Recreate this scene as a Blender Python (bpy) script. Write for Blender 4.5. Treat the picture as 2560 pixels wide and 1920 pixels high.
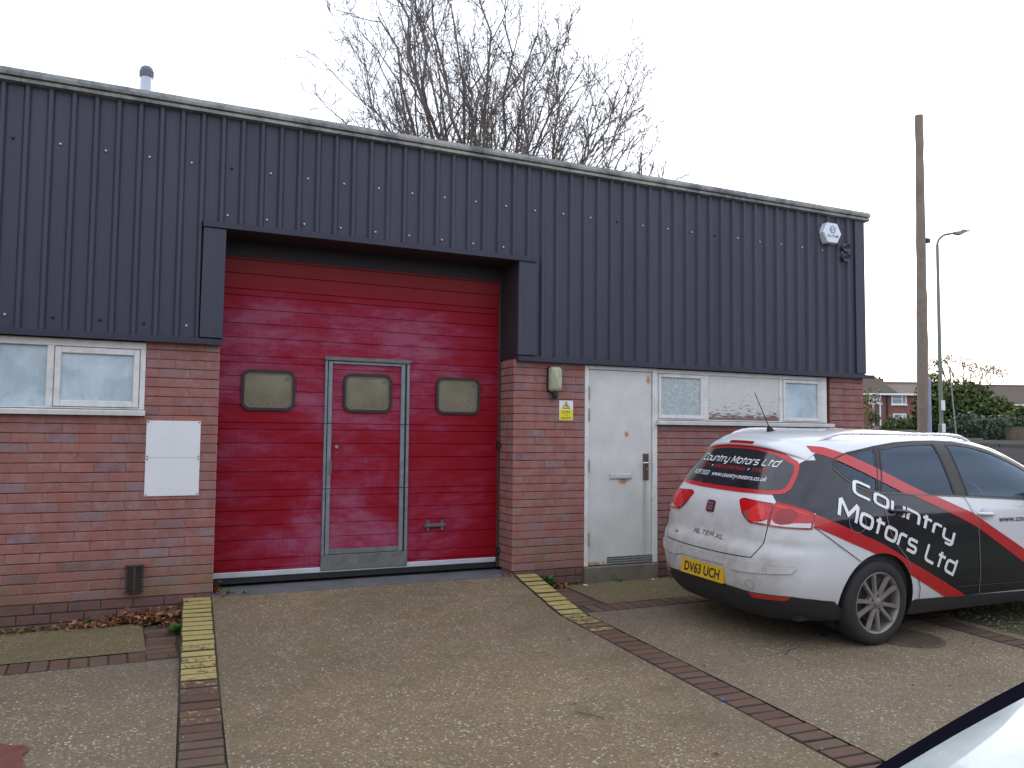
import bpy, bmesh, math, random
from mathutils import Vector, Matrix
from mathutils.geometry import tessellate_polygon
random.seed(7)
R_ = math.radians
for o in list(bpy.data.objects):
    bpy.data.objects.remove(o)
scene = bpy.context.scene
col = scene.collection

# ------------------------------------------------------------------ camera
cd = bpy.data.cameras.new('camera')
cd.sensor_width = 36.0
cd.lens = 29.4626
cd.clip_start = 0.05
cd.clip_end = 1500
cam = bpy.data.objects.new('camera', cd)
col.objects.link(cam)
cF = Vector((0.42968626, 0.90095502, 0.06041333))
cR = Vector((0.902313, -0.43097535, 0.00956579))
cU = Vector((-0.034655, -0.05040145, 0.99812761))
CAM = Vector((0, -7.2516981, 1.29777615))
cam.matrix_world = Matrix(((cR.x, cU.x, -cF.x, CAM.x), (cR.y, cU.y, -cF.y, CAM.y), (cR.z, cU.z, -cF.z, CAM.z), (0, 0, 0, 1)))
scene.camera = cam

# ------------------------------------------------------------------ sky and sun
SUN_AZ = 54.0      # degrees from +Y towards +X: low, behind the building and to the right
SUN_EL = 20.0
w = bpy.data.worlds.new('World')
scene.world = w
w.use_nodes = True
nt = w.node_tree
nt.nodes.clear()
wo = nt.nodes.new('ShaderNodeOutputWorld')
bg = nt.nodes.new('ShaderNodeBackground')
sk = nt.nodes.new('ShaderNodeTexSky')
sk.sky_type = 'NISHITA'
sk.sun_disc = False
sk.sun_elevation = R_(SUN_EL)
sk.sun_rotation = R_(SUN_AZ)
sk.air_density = 1.0
sk.dust_density = 2.5
sk.ozone_density = 1.0
# bright thin cloud over the whole sky: washes the blue out in soft streaks
tc = nt.nodes.new('ShaderNodeTexCoord')
mp = nt.nodes.new('ShaderNodeMapping')
mp.inputs['Scale'].default_value = (1.2, 1.2, 5.0)
nz = nt.nodes.new('ShaderNodeTexNoise')
nz.inputs['Scale'].default_value = 2.2
nz.inputs['Detail'].default_value = 6
rp = nt.nodes.new('ShaderNodeValToRGB')
rp.color_ramp.elements[0].position = 0.36
rp.color_ramp.elements[0].color = (0.72, 0.72, 0.72, 1)
rp.color_ramp.elements[1].position = 0.62
rp.color_ramp.elements[1].color = (1, 1, 1, 1)
mx = nt.nodes.new('ShaderNodeMix')
mx.data_type = 'RGBA'
mx.inputs['B'].default_value = (9.0, 9.6, 10.9, 1)
nt.links.new(tc.outputs['Generated'], mp.inputs['Vector'])
nt.links.new(mp.outputs['Vector'], nz.inputs['Vector'])
nt.links.new(nz.outputs['Fac'], rp.inputs['Fac'])
nt.links.new(rp.outputs['Color'], mx.inputs['Factor'])
nt.links.new(sk.outputs['Color'], mx.inputs['A'])
nt.links.new(mx.outputs['Result'], bg.inputs['Color'])
bg.inputs['Strength'].default_value = 0.12
nt.links.new(bg.outputs['Background'], wo.inputs['Surface'])

sd = bpy.data.lights.new('sun', 'SUN')
sd.energy = 1.5
sd.angle = R_(12)
sd.color = (1.0, 0.94, 0.85)
sun = bpy.data.objects.new('sun', sd)
col.objects.link(sun)
sdir = Vector((math.sin(R_(SUN_AZ)) * math.cos(R_(SUN_EL)), math.cos(R_(SUN_AZ)) * math.cos(R_(SUN_EL)), math.sin(R_(SUN_EL))))
sun.rotation_euler = sdir.to_track_quat('Z', 'Y').to_euler()
sun.location = sdir * 60

vs = scene.view_settings
vs.view_transform = 'Standard'
vs.look = 'None'
vs.exposure = 0.55
vs.gamma = 1.0
vs.use_curve_mapping = False
scene.cycles.max_bounces = 8
scene.cycles.transparent_max_bounces = 12
scene.cycles.caustics_reflective = False
scene.cycles.caustics_refractive = False
scene.cycles.use_denoising = True

# ------------------------------------------------------------------ helpers
def link(o, parent=None):
    col.objects.link(o)
    if parent is not None:
        o.parent = parent
    return o

def tag(o, label=None, cat=None, group=None, kind=None):
    if label: o['label'] = label
    if cat: o['category'] = cat
    if group: o['group'] = group
    if kind: o['kind'] = kind
    return o

def empty(name, loc=(0, 0, 0), rz=0.0):
    o = bpy.data.objects.new(name, None)
    o.empty_display_size = 0.1
    o.location = loc
    o.rotation_euler = (0, 0, rz)
    return link(o)

def mobj(name, me, parent=None, loc=None, rot=None):
    o = bpy.data.objects.new(name, me)
    if loc is not None: o.location = loc
    if rot is not None: o.rotation_euler = rot
    return link(o, parent)

class MB:
    """collects faces, then becomes one mesh object"""
    def __init__(s):
        s.v = []; s.f = []; s.m = []
    def face(s, pts, m=0):
        n = len(s.v); s.v += [tuple(p) for p in pts]; s.f.append(tuple(range(n, n + len(pts)))); s.m.append(m)
    def box(s, a, b, m=0):
        x0, y0, z0 = a; x1, y1, z1 = b
        n = len(s.v)
        s.v += [(x0,y0,z0),(x1,y0,z0),(x1,y1,z0),(x0,y1,z0),(x0,y0,z1),(x1,y0,z1),(x1,y1,z1),(x0,y1,z1)]
        for f in ((0,3,2,1),(4,5,6,7),(0,1,5,4),(1,2,6,5),(2,3,7,6),(3,0,4,7)):
            s.f.append(tuple(n + i for i in f)); s.m.append(m)
    def cbox(s, a, b, c=0.004, m=0):
        """box with chamfered edges on the -Y (front) face"""
        x0, y0, z0 = a; x1, y1, z1 = b
        n = len(s.v)
        s.v += [(x0,y0+c,z0),(x1,y0+c,z0),(x1,y0+c,z1),(x0,y0+c,z1),
                (x0+c,y0,z0+c),(x1-c,y0,z0+c),(x1-c,y0,z1-c),(x0+c,y0,z1-c),
                (x0,y1,z0),(x1,y1,z0),(x1,y1,z1),(x0,y1,z1)]
        for f in ((4,5,6,7),(0,1,5,4),(1,2,6,5),(2,3,7,6),(3,0,4,7),(0,8,9,1),(1,9,10,2),(2,10,11,3),(3,11,8,0),(8,11,10,9)):
            s.f.append(tuple(n + i for i in f)); s.m.append(m)
    def tube(s, pts, rad, sides=8, m=0, cap=True):
        pts = [Vector(p) for p in pts]
        if not isinstance(rad, (list, tuple)): rad = [rad] * len(pts)
        n0 = len(s.v); prev = None
        for i, p in enumerate(pts):
            if i == 0: d = pts[1] - p
            elif i == len(pts) - 1: d = p - pts[i-1]
            else: d = pts[i+1] - pts[i-1]
            if d.length < 1e-9: d = Vector((0, 0, 1))
            d.normalize()
            if prev is None:
                a = d.cross(Vector((0, 0, 1)))
                if a.length < 0.05: a = d.cross(Vector((0, 1, 0)))
            else:
                a = prev - d * prev.dot(d)
            a.normalize(); prev = a
            b = d.cross(a)
            for k in range(sides):
                t = 2 * math.pi * k / sides
                q = p + (a * math.cos(t) + b * math.sin(t)) * rad[i]
                s.v.append((q.x, q.y, q.z))
        for i in range(len(pts) - 1):
            for k in range(sides):
                k2 = (k + 1) % sides
                s.f.append((n0+i*sides+k, n0+i*sides+k2, n0+(i+1)*sides+k2, n0+(i+1)*sides+k)); s.m.append(m)
        if cap:
            s.f.append(tuple(n0 + k for k in reversed(range(sides)))); s.m.append(m)
            e = n0 + (len(pts) - 1) * sides
            s.f.append(tuple(e + k for k in range(sides))); s.m.append(m)
    def lathe(s, prof, axis='Z', at=(0, 0, 0), sides=24, m=0, arc=None):
        """prof: list of (radius, height along axis)"""
        n0 = len(s.v)
        for r, h in prof:
            for k in range(sides):
                t = 2 * math.pi * k / sides
                c, d = r * math.cos(t), r * math.sin(t)
                if axis == 'Z': q = (c, d, h)
                elif axis == 'Y': q = (c, h, d)
                else: q = (h, c, d)
                s.v.append((q[0]+at[0], q[1]+at[1], q[2]+at[2]))
        for i in range(len(prof) - 1):
            for k in range(sides):
                k2 = (k + 1) % sides
                s.f.append((n0+i*sides+k, n0+i*sides+k2, n0+(i+1)*sides+k2, n0+(i+1)*sides+k)); s.m.append(m)
    def prism(s, poly, y0, y1, m=0, axis='Y'):
        """poly of (x,z) extruded from y0 to y1 (axis Y) / (x,y) for axis Z"""
        n = len(poly); b = len(s.v)
        for yy in (y0, y1):
            for p in poly:
                s.v.append((p[0], yy, p[1]) if axis == 'Y' else ((p[0], p[1], yy) if axis == 'Z' else (yy, p[0], p[1])))
        for i in range(n):
            j = (i + 1) % n
            s.f.append((b+i, b+j, b+n+j, b+n+i)); s.m.append(m)
        tri = tessellate_polygon([[Vector((p[0], p[1], 0)) for p in poly]])
        for t in tri:
            s.f.append(tuple(b + i for i in t)); s.m.append(m)
            s.f.append(tuple(b + n + i for i in reversed(t))); s.m.append(m)
    def grid(s, fn, us, vs_, m=0):
        b = len(s.v); nv = len(vs_)
        for u in us:
            for v in vs_:
                s.v.append(tuple(fn(u, v)))
        for i in range(len(us) - 1):
            for j in range(nv - 1):
                s.f.append((b+i*nv+j, b+(i+1)*nv+j, b+(i+1)*nv+j+1, b+i*nv+j+1)); s.m.append(m)
    def mesh(s, name, mats, smooth=False, fix=True):
        me = bpy.data.meshes.new(name)
        me.from_pydata(s.v, [], s.f)
        if not isinstance(mats, (list, tuple)): mats = [mats]
        for mm in mats: me.materials.append(mm)
        if len(mats) > 1:
            me.polygons.foreach_set('material_index', s.m)
        if fix:
            bm = bmesh.new(); bm.from_mesh(me)
            bmesh.ops.remove_doubles(bm, verts=bm.verts, dist=1e-6)
            bmesh.ops.recalc_face_normals(bm, faces=bm.faces)
            bm.to_mesh(me); bm.free()
        if smooth:
            me.polygons.foreach_set('use_smooth', [True] * len(me.polygons))
            if smooth != 'all':
                try: me.set_sharp_from_angle(angle=R_(smooth if smooth is not True else 40))
                except Exception: pass
        me.update()
        return me
    def build(s, name, mats, parent=None, loc=None, rot=None, smooth=False, fix=True):
        return mobj(name, s.mesh(name, mats, smooth, fix), parent, loc, rot)

def lin(a, b, n):
    return [a + (b - a) * i / (n - 1) for i in range(n)]

def mono(tab):
    """monotone cubic through a table, so that lofted surfaces have no creases"""
    xs = [a for a, _ in tab]; ys = [b for _, b in tab]; n = len(xs)
    d = [(ys[i+1]-ys[i])/(xs[i+1]-xs[i]) for i in range(n-1)]
    m = [d[0]] + [0 if d[i-1]*d[i] <= 0 else 2*d[i-1]*d[i]/(d[i-1]+d[i]) for i in range(1, n-1)] + [d[-1]]
    def f(x):
        if x <= xs[0]: return ys[0]
        if x >= xs[-1]: return ys[-1]
        lo, hi = 0, n-1
        while hi - lo > 1:
            k = (lo+hi)//2
            if xs[k] <= x: lo = k
            else: hi = k
        h = xs[hi]-xs[lo]; t = (x-xs[lo])/h
        return ((1+2*t)*(1-t)**2*ys[lo] + t*(1-t)**2*h*m[lo] + t*t*(3-2*t)*ys[hi] + t*t*(t-1)*h*m[hi])
    return f

def lerp_tab(tab, x):
    if x <= tab[0][0]: return tab[0][1]
    for (a, p), (b, q) in zip(tab, tab[1:]):
        if x <= b: return p + (q - p) * (x - a) / (b - a)
    return tab[-1][1]

# ------------------------------------------------------------------ material helpers
class M:
    def __init__(s, name):
        s.mat = bpy.data.materials.new(name)
        s.mat.use_nodes = True
        s.nt = s.mat.node_tree
        s.b = s.nt.nodes['Principled BSDF']
        s.out = s.nt.nodes['Material Output']
    def n(s, t, **k):
        nd = s.nt.nodes.new(t)
        for a, v in k.items(): setattr(nd, a, v)
        return nd
    def l(s, a, b): s.nt.links.new(a, b)
    def val(s, sock, v):
        if hasattr(v, 'is_output') or isinstance(v, bpy.types.NodeSocket): s.l(v, sock)
        else: sock.default_value = v
    def pos(s, scale=(1, 1, 1), world=True, loc=(0, 0, 0), rot=(0, 0, 0)):
        src = s.n('ShaderNodeNewGeometry').outputs['Position'] if world else s.n('ShaderNodeTexCoord').outputs['Object']
        mpn = s.n('ShaderNodeMapping')
        mpn.inputs['Scale'].default_value = scale
        mpn.inputs['Location'].default_value = loc
        mpn.inputs['Rotation'].default_value = rot
        s.l(src, mpn.inputs['Vector'])
        return mpn.outputs['Vector']
    def xyz(s, vec=None):
        sp = s.n('ShaderNodeSeparateXYZ')
        s.l(vec if vec is not None else s.n('ShaderNodeNewGeometry').outputs['Position'], sp.inputs[0])
        return sp.outputs
    def noise(s, vec, scale, detail=4, rough=0.55, dist=0.0):
        nd = s.n('ShaderNodeTexNoise')
        s.l(vec, nd.inputs['Vector'])
        nd.inputs['Scale'].default_value = scale; nd.inputs['Detail'].default_value = detail
        nd.inputs['Roughness'].default_value = rough; nd.inputs['Distortion'].default_value = dist
        return nd.outputs['Fac']
    def vor(s, vec, scale, feature='F1', rand=1.0, out='Distance'):
        nd = s.n('ShaderNodeTexVoronoi', feature=feature)
        s.l(vec, nd.inputs['Vector'])
        nd.inputs['Scale'].default_value = scale; nd.inputs['Randomness'].default_value = rand
        return nd.outputs[out]
    def ramp(s, fac, stops, mode='LINEAR'):
        nd = s.n('ShaderNodeValToRGB')
        cr = nd.color_ramp; cr.interpolation = mode
        while len(cr.elements) < len(stops): cr.elements.new(0.5)
        for e, (p, c) in zip(cr.elements, stops):
            e.position = p
            e.color = (c, c, c, 1) if isinstance(c, (int, float)) else (*c, 1)
        s.l(fac, nd.inputs['Fac'])
        return nd.outputs['Color']
    def mix(s, fac, a, b, mode='MIX'):
        nd = s.n('ShaderNodeMix', data_type='RGBA', blend_type=mode)
        s.val(nd.inputs['Factor'], fac)
        for sock, v in ((nd.inputs['A'], a), (nd.inputs['B'], b)):
            if isinstance(v, (tuple, list)): sock.default_value = (*v, 1) if len(v) == 3 else v
            else: s.l(v, sock)
        return nd.outputs['Result']
    def math(s, op, a, b=0.0, c=None, clamp=False):
        nd = s.n('ShaderNodeMath', operation=op, use_clamp=clamp)
        s.val(nd.inputs[0], a); s.val(nd.inputs[1], b)
        if c is not None: s.val(nd.inputs[2], c)
        return nd.outputs[0]
    def map(s, v, a, b, c=0.0, d=1.0):
        nd = s.n('ShaderNodeMapRange', clamp=True)
        s.l(v, nd.inputs['Value'])
        for i, x in zip((1, 2, 3, 4), (a, b, c, d)): nd.inputs[i].default_value = x
        return nd.outputs['Result']
    def rnd(s): return s.n('ShaderNodeObjectInfo').outputs['Random']
    def set(s, color=None, rough=None, metal=None, spec=None, coat=None):
        if color is not None:
            if isinstance(color, (tuple, list)): s.b.inputs['Base Color'].default_value = (*color, 1)
            else: s.l(color, s.b.inputs['Base Color'])
        if rough is not None: s.val(s.b.inputs['Roughness'], rough)
        if metal is not None: s.val(s.b.inputs['Metallic'], metal)
        if spec is not None: s.val(s.b.inputs['Specular IOR Level'], spec)
        if coat is not None: s.b.inputs['Coat Weight'].default_value = coat; s.b.inputs['Coat Roughness'].default_value = 0.05
        return s
    def bump(s, h, strength=0.3, dist=0.01):
        nd = s.n('ShaderNodeBump')
        nd.inputs['Strength'].default_value = strength; nd.inputs['Distance'].default_value = dist
        s.l(h, nd.inputs['Height']); s.l(nd.outputs['Normal'], s.b.inputs['Normal'])
        return s

def plain(name, color, rough=0.6, metal=0.0, var=0.12, scale=6.0, bump=0.0, spec=None, coat=None):
    """paint, metal or plastic with a little grime"""
    m = M(name)
    v = m.pos()
    n1 = m.noise(v, scale, 5)
    n2 = m.noise(v, scale * 9, 3)
    f = m.math('MULTIPLY_ADD', n2, 0.4, m.math('MULTIPLY', n1, 0.6))
    c = m.ramp(f, [(0.3, tuple(x * (1 - var) for x in color)), (0.7, tuple(min(1, x * (1 + var)) for x in color))])
    m.set(c, m.map(n1, 0.3, 0.7, max(0.02, rough - 0.08), min(1, rough + 0.08)), metal, spec, coat)
    if bump: m.bump(n2, bump, 0.004)
    return m.mat

# ------------------------------------------------------------------ materials
def mat_brick(attr=False):
    m = M('brick_attr' if attr else 'brick')
    if attr:
        at = m.n('ShaderNodeAttribute', attribute_name='rnd'); r = at.outputs['Fac']
    else: r = m.rnd()
    v = m.pos()
    base = m.ramp(r, [(0.0, (0.265, 0.108, 0.092)), (0.3, (0.305, 0.12, 0.095)), (0.55, (0.255, 0.11, 0.098)), (0.72, (0.32, 0.13, 0.095)), (0.86, (0.25, 0.132, 0.122)), (0.94, (0.245, 0.155, 0.15)), (1.0, (0.20, 0.10, 0.092))])
    streak = m.noise(m.pos((6, 6, 40)), 6, 6, 0.7)
    pale = m.noise(v, 3.1, 5, 0.6)
    c = m.mix(m.math('MULTIPLY', m.map(streak, 0.40, 0.70, 0, 0.9), m.map(m.noise(v, 8, 3), 0.46, 0.62, 0.15, 1.0)), base, (0.33, 0.26, 0.265))
    c = m.mix(m.map(pale, 0.5, 0.72, 0, 0.4), c, (0.32, 0.225, 0.21))
    fine = m.noise(v, 160, 3, 0.7)
    c = m.mix(m.map(fine, 0.56, 0.72, 0, 0.5), c, (0.16, 0.07, 0.06))
    # green-brown damp growing up from the ground
    z = m.xyz()[2]
    damp = m.math('MULTIPLY', m.map(z, 0.42, 0.0), m.map(m.noise(v, 4, 4), 0.3, 0.65))
    c = m.mix(m.math('MULTIPLY', damp, 0.75), c, (0.15, 0.115, 0.055))
    c = m.mix(1.0, c, (0.97, 0.97, 1.02), 'MULTIPLY')
    m.set(c, 0.93, 0, 0.25)
    m.bump(m.math('ADD', streak, fine), 0.45, 0.004)
    return m.mat
BRICK = mat_brick(); BRICKA = mat_brick(True)
BRICKDARK = plain('plinth_brick', (0.13, 0.066, 0.058), 0.9, var=0.35, scale=9, bump=0.4)
def mat_mortar():
    m = M('mortar'); v = m.pos()
    n = m.noise(v, 5, 4); f = m.noise(v, 140, 2)
    c = m.ramp(n, [(0.3, (0.40, 0.165, 0.13)), (0.7, (0.46, 0.20, 0.155))])
    c = m.mix(m.map(f, 0.5, 0.7, 0, 0.4), c, (0.28, 0.17, 0.14))
    return m.set(c, 0.95, 0, 0.2).bump(f, 0.3, 0.003).mat
MORTAR = mat_mortar()
BEDJOINT = plain('bed_joint', (0.19, 0.065, 0.055), 0.95, var=0.3)

def mat_clad():
    m = M('navy_cladding'); v = m.pos()
    n = m.noise(m.pos((1, 1, 0.25)), 1.6, 5)
    st = m.noise(m.pos((14, 14, 0.5)), 2, 4)
    c = m.ramp(n, [(0.3, (0.032, 0.033, 0.054)), (0.7, (0.044, 0.044, 0.068))])
    c = m.mix(m.map(st, 0.52, 0.75, 0, 0.22), c, (0.10, 0.10, 0.12))
    x = m.xyz()[2]
    return m.set(c, m.map(st, 0.3, 0.7, 0.42, 0.56), 0, 0.4).bump(m.noise(v, 260, 2), 0.06, 0.002).mat
CLAD = mat_clad()
def mat_cap():
    m = M('lichen_capping'); v = m.pos()
    n = m.noise(v, 3.5, 6, 0.7); n2 = m.noise(v, 22, 5, 0.7)
    c = m.ramp(n, [(0.38, (0.13, 0.13, 0.145)), (0.52, (0.27, 0.275, 0.26)), (0.7, (0.38, 0.39, 0.34))])
    c = m.mix(m.map(n2, 0.5, 0.72, 0, 0.5), c, (0.11, 0.115, 0.10))
    return m.set(c, 0.9, 0, 0.2).bump(n2, 0.4, 0.01).mat
CAP = mat_cap()
REVEAL = plain('reveal_painted_shade', (0.022, 0.017, 0.02), 0.7, var=0.3)  # shade of the reveal put into the colour, darker than the cladding
def mat_red():
    m = M('faded_red_steel')
    v = m.pos()
    p1 = m.noise(m.pos((0.9, 1, 1.5)), 1.15, 6, 0.62, 0.5)
    p2 = m.noise(m.pos((2.2, 2, 9)), 2.0, 6, 0.68, 0.4)
    p3 = m.noise(m.pos((60, 60, 3)), 1.4, 3, 0.6)
    z = m.xyz()[2]; x = m.xyz()[0]
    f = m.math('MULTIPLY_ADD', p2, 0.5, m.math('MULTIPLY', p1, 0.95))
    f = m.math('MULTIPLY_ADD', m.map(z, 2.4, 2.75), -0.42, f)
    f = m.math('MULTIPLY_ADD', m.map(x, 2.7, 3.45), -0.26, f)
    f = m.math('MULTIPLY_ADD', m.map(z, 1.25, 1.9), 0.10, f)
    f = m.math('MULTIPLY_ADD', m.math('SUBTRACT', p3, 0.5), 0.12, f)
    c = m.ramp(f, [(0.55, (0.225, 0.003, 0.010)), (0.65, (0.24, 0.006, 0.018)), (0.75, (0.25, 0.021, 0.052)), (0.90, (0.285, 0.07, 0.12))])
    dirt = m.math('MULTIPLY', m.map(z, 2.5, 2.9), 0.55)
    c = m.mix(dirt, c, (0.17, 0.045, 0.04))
    return m.set(c, m.map(f, 0.6, 0.85, 0.5, 0.8), 0, 0.15).bump(m.noise(v, 300, 2), 0.05, 0.001).mat
RED = mat_red()
REDGAP = plain('door_groove', (0.07, 0.006, 0.01), 0.8)
GALV = plain('galvanised_frame', (0.20, 0.215, 0.24), 0.55, 0.35, var=0.3, scale=14)
GALVD = plain('dirty_galvanised', (0.145, 0.15, 0.14), 0.7, 0.2, var=0.4, scale=10)
ALU = plain('white_aluminium', (0.50, 0.52, 0.56), 0.45, 0.2, var=0.15, scale=5)
RUBBER = plain('black_rubber', (0.013, 0.013, 0.016), 0.55)
BLACK = plain('matt_black', (0.012, 0.012, 0.013), 0.6)
def mat_amberglass():
    m = M('grimy_door_glazing'); v = m.pos()
    n = m.noise(v, 5, 4); g = m.noise(m.pos((1, 1, 1)), 40, 5, 0.75)
    z = m.xyz()[2]
    c = m.ramp(n, [(0.35, (0.165, 0.145, 0.10)), (0.65, (0.215, 0.19, 0.135))])
    low = m.math('MULTIPLY', m.map(z, 1.68, 1.52), m.map(g, 0.46, 0.62))
    c = m.mix(m.math('MULTIPLY', low, 0.8), c, (0.10, 0.085, 0.06))
    return m.set(c, 0.22, 0, 0.5).mat
AMBER = mat_amberglass()
def mat_whitepaint(name, base=(0.66, 0.655, 0.64), dirt=(0.30, 0.27, 0.22), amt=0.55):
    m = M(name); v = m.pos()
    n = m.noise(v, 6, 6, 0.7); n2 = m.noise(m.pos((1, 1, 3)), 28, 5, 0.75)
    c = m.mix(m.math('MULTIPLY', m.map(n, 0.48, 0.75), amt), base, dirt)
    c = m.mix(m.math('MULTIPLY', m.map(n2, 0.6, 0.72), amt * 1.1), c, tuple(x * 0.6 for x in dirt))
    return m.set(c, 0.6, 0, 0.4).bump(n2, 0.15, 0.003).mat
WFRAME = mat_whitepaint('old_white_paint')
def mat_sill():
    m = M('weathered_sill'); v = m.pos()
    n = m.noise(v, 7, 6, 0.7); n2 = m.noise(v, 50, 4, 0.7)
    c = m.ramp(n, [(0.35, (0.46, 0.47, 0.46)), (0.65, (0.58, 0.58, 0.56))])
    c = m.mix(m.map(n2, 0.55, 0.75, 0, 0.5), c, (0.24, 0.25, 0.2))
    return m.set(c, 0.85).bump(n2, 0.2, 0.004).mat
SILL = mat_sill()
def mat_wdoor():
    m = M('white_steel_door'); v = m.pos()
    n = m.noise(v, 3, 5, 0.6); n2 = m.noise(m.pos((1, 1, 2)), 34, 5, 0.75)
    c = m.mix(m.map(n, 0.36, 0.7, 0, 0.8), (0.62, 0.61, 0.58), (0.49, 0.485, 0.465))
    c = m.mix(m.map(n2, 0.55, 0.72, 0, 0.55), c, (0.38, 0.375, 0.36))
    x, y, z = m.xyz()
    wob = m.noise(v, 30, 4, 0.7)
    def spot(cx, cz, r0, r1, sx=1.0, sz=1.0):
        dx = m.math('MULTIPLY', m.math('SUBTRACT', x, cx), sx); dz = m.math('MULTIPLY', m.math('SUBTRACT', z, cz), sz)
        d = m.math('SQRT', m.math('ADD', m.math('MULTIPLY', dx, dx), m.math('MULTIPLY', dz, dz)))
        d = m.math('MULTIPLY_ADD', m.math('SUBTRACT', wob, 0.5), r1 * 1.6, d)
        return m.map(d, r1, r0)
    rust = m.math('MAXIMUM', spot(4.771, 1.312, 0.012, 0.035), spot(4.73, 0.835, 0.02, 0.05, 0.65, 1.5))
    rust = m.math('MAXIMUM', rust, spot(5.04, 1.88, 0.008, 0.03, 1, 0.5))
    rust = m.math('MAXIMUM', rust, spot(4.32, 1.955, 0.003, 0.02))
    rust = m.math('MAXIMUM', rust, m.math('MULTIPLY', m.map(z, 0.05, 0.02), m.map(m.noise(v, 14, 3), 0.45, 0.6)))
    c = m.mix(m.math('MULTIPLY', rust, 0.9), c, (0.38, 0.16, 0.045))
    # run of green-grey dirt below the handle
    sx = m.math('ABSOLUTE', m.math('SUBTRACT', x, 4.995))
    run = m.math('MULTIPLY', m.map(sx, 0.045, 0.0), m.math('MULTIPLY', m.map(z, 0.9, 0.8), m.map(z, 0.05, 0.6, 0.3, 1)))
    run = m.math('MULTIPLY', run, m.map(m.noise(m.pos((40, 40, 1.5)), 2, 3), 0.25, 0.6))
    c = m.mix(m.math('MULTIPLY', run, 0.8), c, (0.22, 0.20, 0.13))
    return m.set(c, 0.5, 0, 0.45).mat
WDOOR = mat_wdoor()
def mat_glass(name, c0, c1, streak=0.5):
    m = M(name); v = m.pos()
    n = m.noise(v, 3.2, 5, 0.6, 0.6); g = m.noise(m.pos((1, 1, 0.45)), 38, 6, 0.8); s2 = m.noise(m.pos((20, 20, 1.4)), 3, 4, 0.7)
    c = m.ramp(n, [(0.3, c0), (0.7, c1)])
    c = m.mix(m.map(g, 0.6, 0.78, 0, streak), c, tuple(x * 0.35 for x in c0))
    c = m.mix(m.map(s2, 0.55, 0.8, 0, 0.35), c, tuple(min(1, x * 1.25) for x in c1))
    return m.set(c, m.map(n, 0.3, 0.7, 0.18, 0.4), 0, 0.6).mat
FROST = mat_glass('frosted_glass', (0.30, 0.39, 0.46), (0.56, 0.65, 0.70), 0.75)
def mat_crackle():
    m = M('crinkled_film_glass'); v = m.pos()
    n = m.vor(v, 9, 'DISTANCE_TO_EDGE'); nn = m.noise(v, 7, 5, 0.6, 2.2)
    line = m.math('MULTIPLY', m.map(m.math('ABSOLUTE', m.math('SUBTRACT', nn, 0.5)), 0.035, 0.0), 0.9)
    c = m.mix(line, (0.36, 0.42, 0.43), (0.58, 0.62, 0.61))
    return m.set(c, 0.25, 0, 0.6).mat
CRACKLE = mat_crackle()
def mat_peel():
    m = M('peeling_board'); v = m.pos()
    n = m.noise(m.pos((3.0, 3, 22)), 3, 7, 0.75, 0.3)
    z = m.xyz()[2]; x = m.xyz()[0]
    f = m.math('MULTIPLY_ADD', m.map(z, 1.95, 1.48), 0.20, n)
    f = m.math('MULTIPLY_ADD', m.map(z, 1.56, 1.48), 0.14, f)
    mask = m.ramp(f, [(0.70, 0.0), (0.74, 1.0)])
    c = m.mix(mask, (0.60, 0.58, 0.565), (0.19, 0.105, 0.085))
    c = m.mix(m.math('MULTIPLY', m.map(m.noise(v, 60, 3), 0.5, 0.7), 0.3), c, (0.3, 0.24, 0.22))
    return m.set(c, 0.85).bump(m.math('SUBTRACT', 1.0, mask), 0.7, 0.004).mat
PEEL = mat_peel()
BOARDW = plain('white_sign_board', (0.68, 0.69, 0.71), 0.5, var=0.04, scale=4)
RUST = plain('rusty_screw', (0.2, 0.12, 0.06), 0.85, var=0.5, scale=60)
SCREW = plain('screw_head', (0.50, 0.49, 0.46), 0.4, 0.6)

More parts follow.
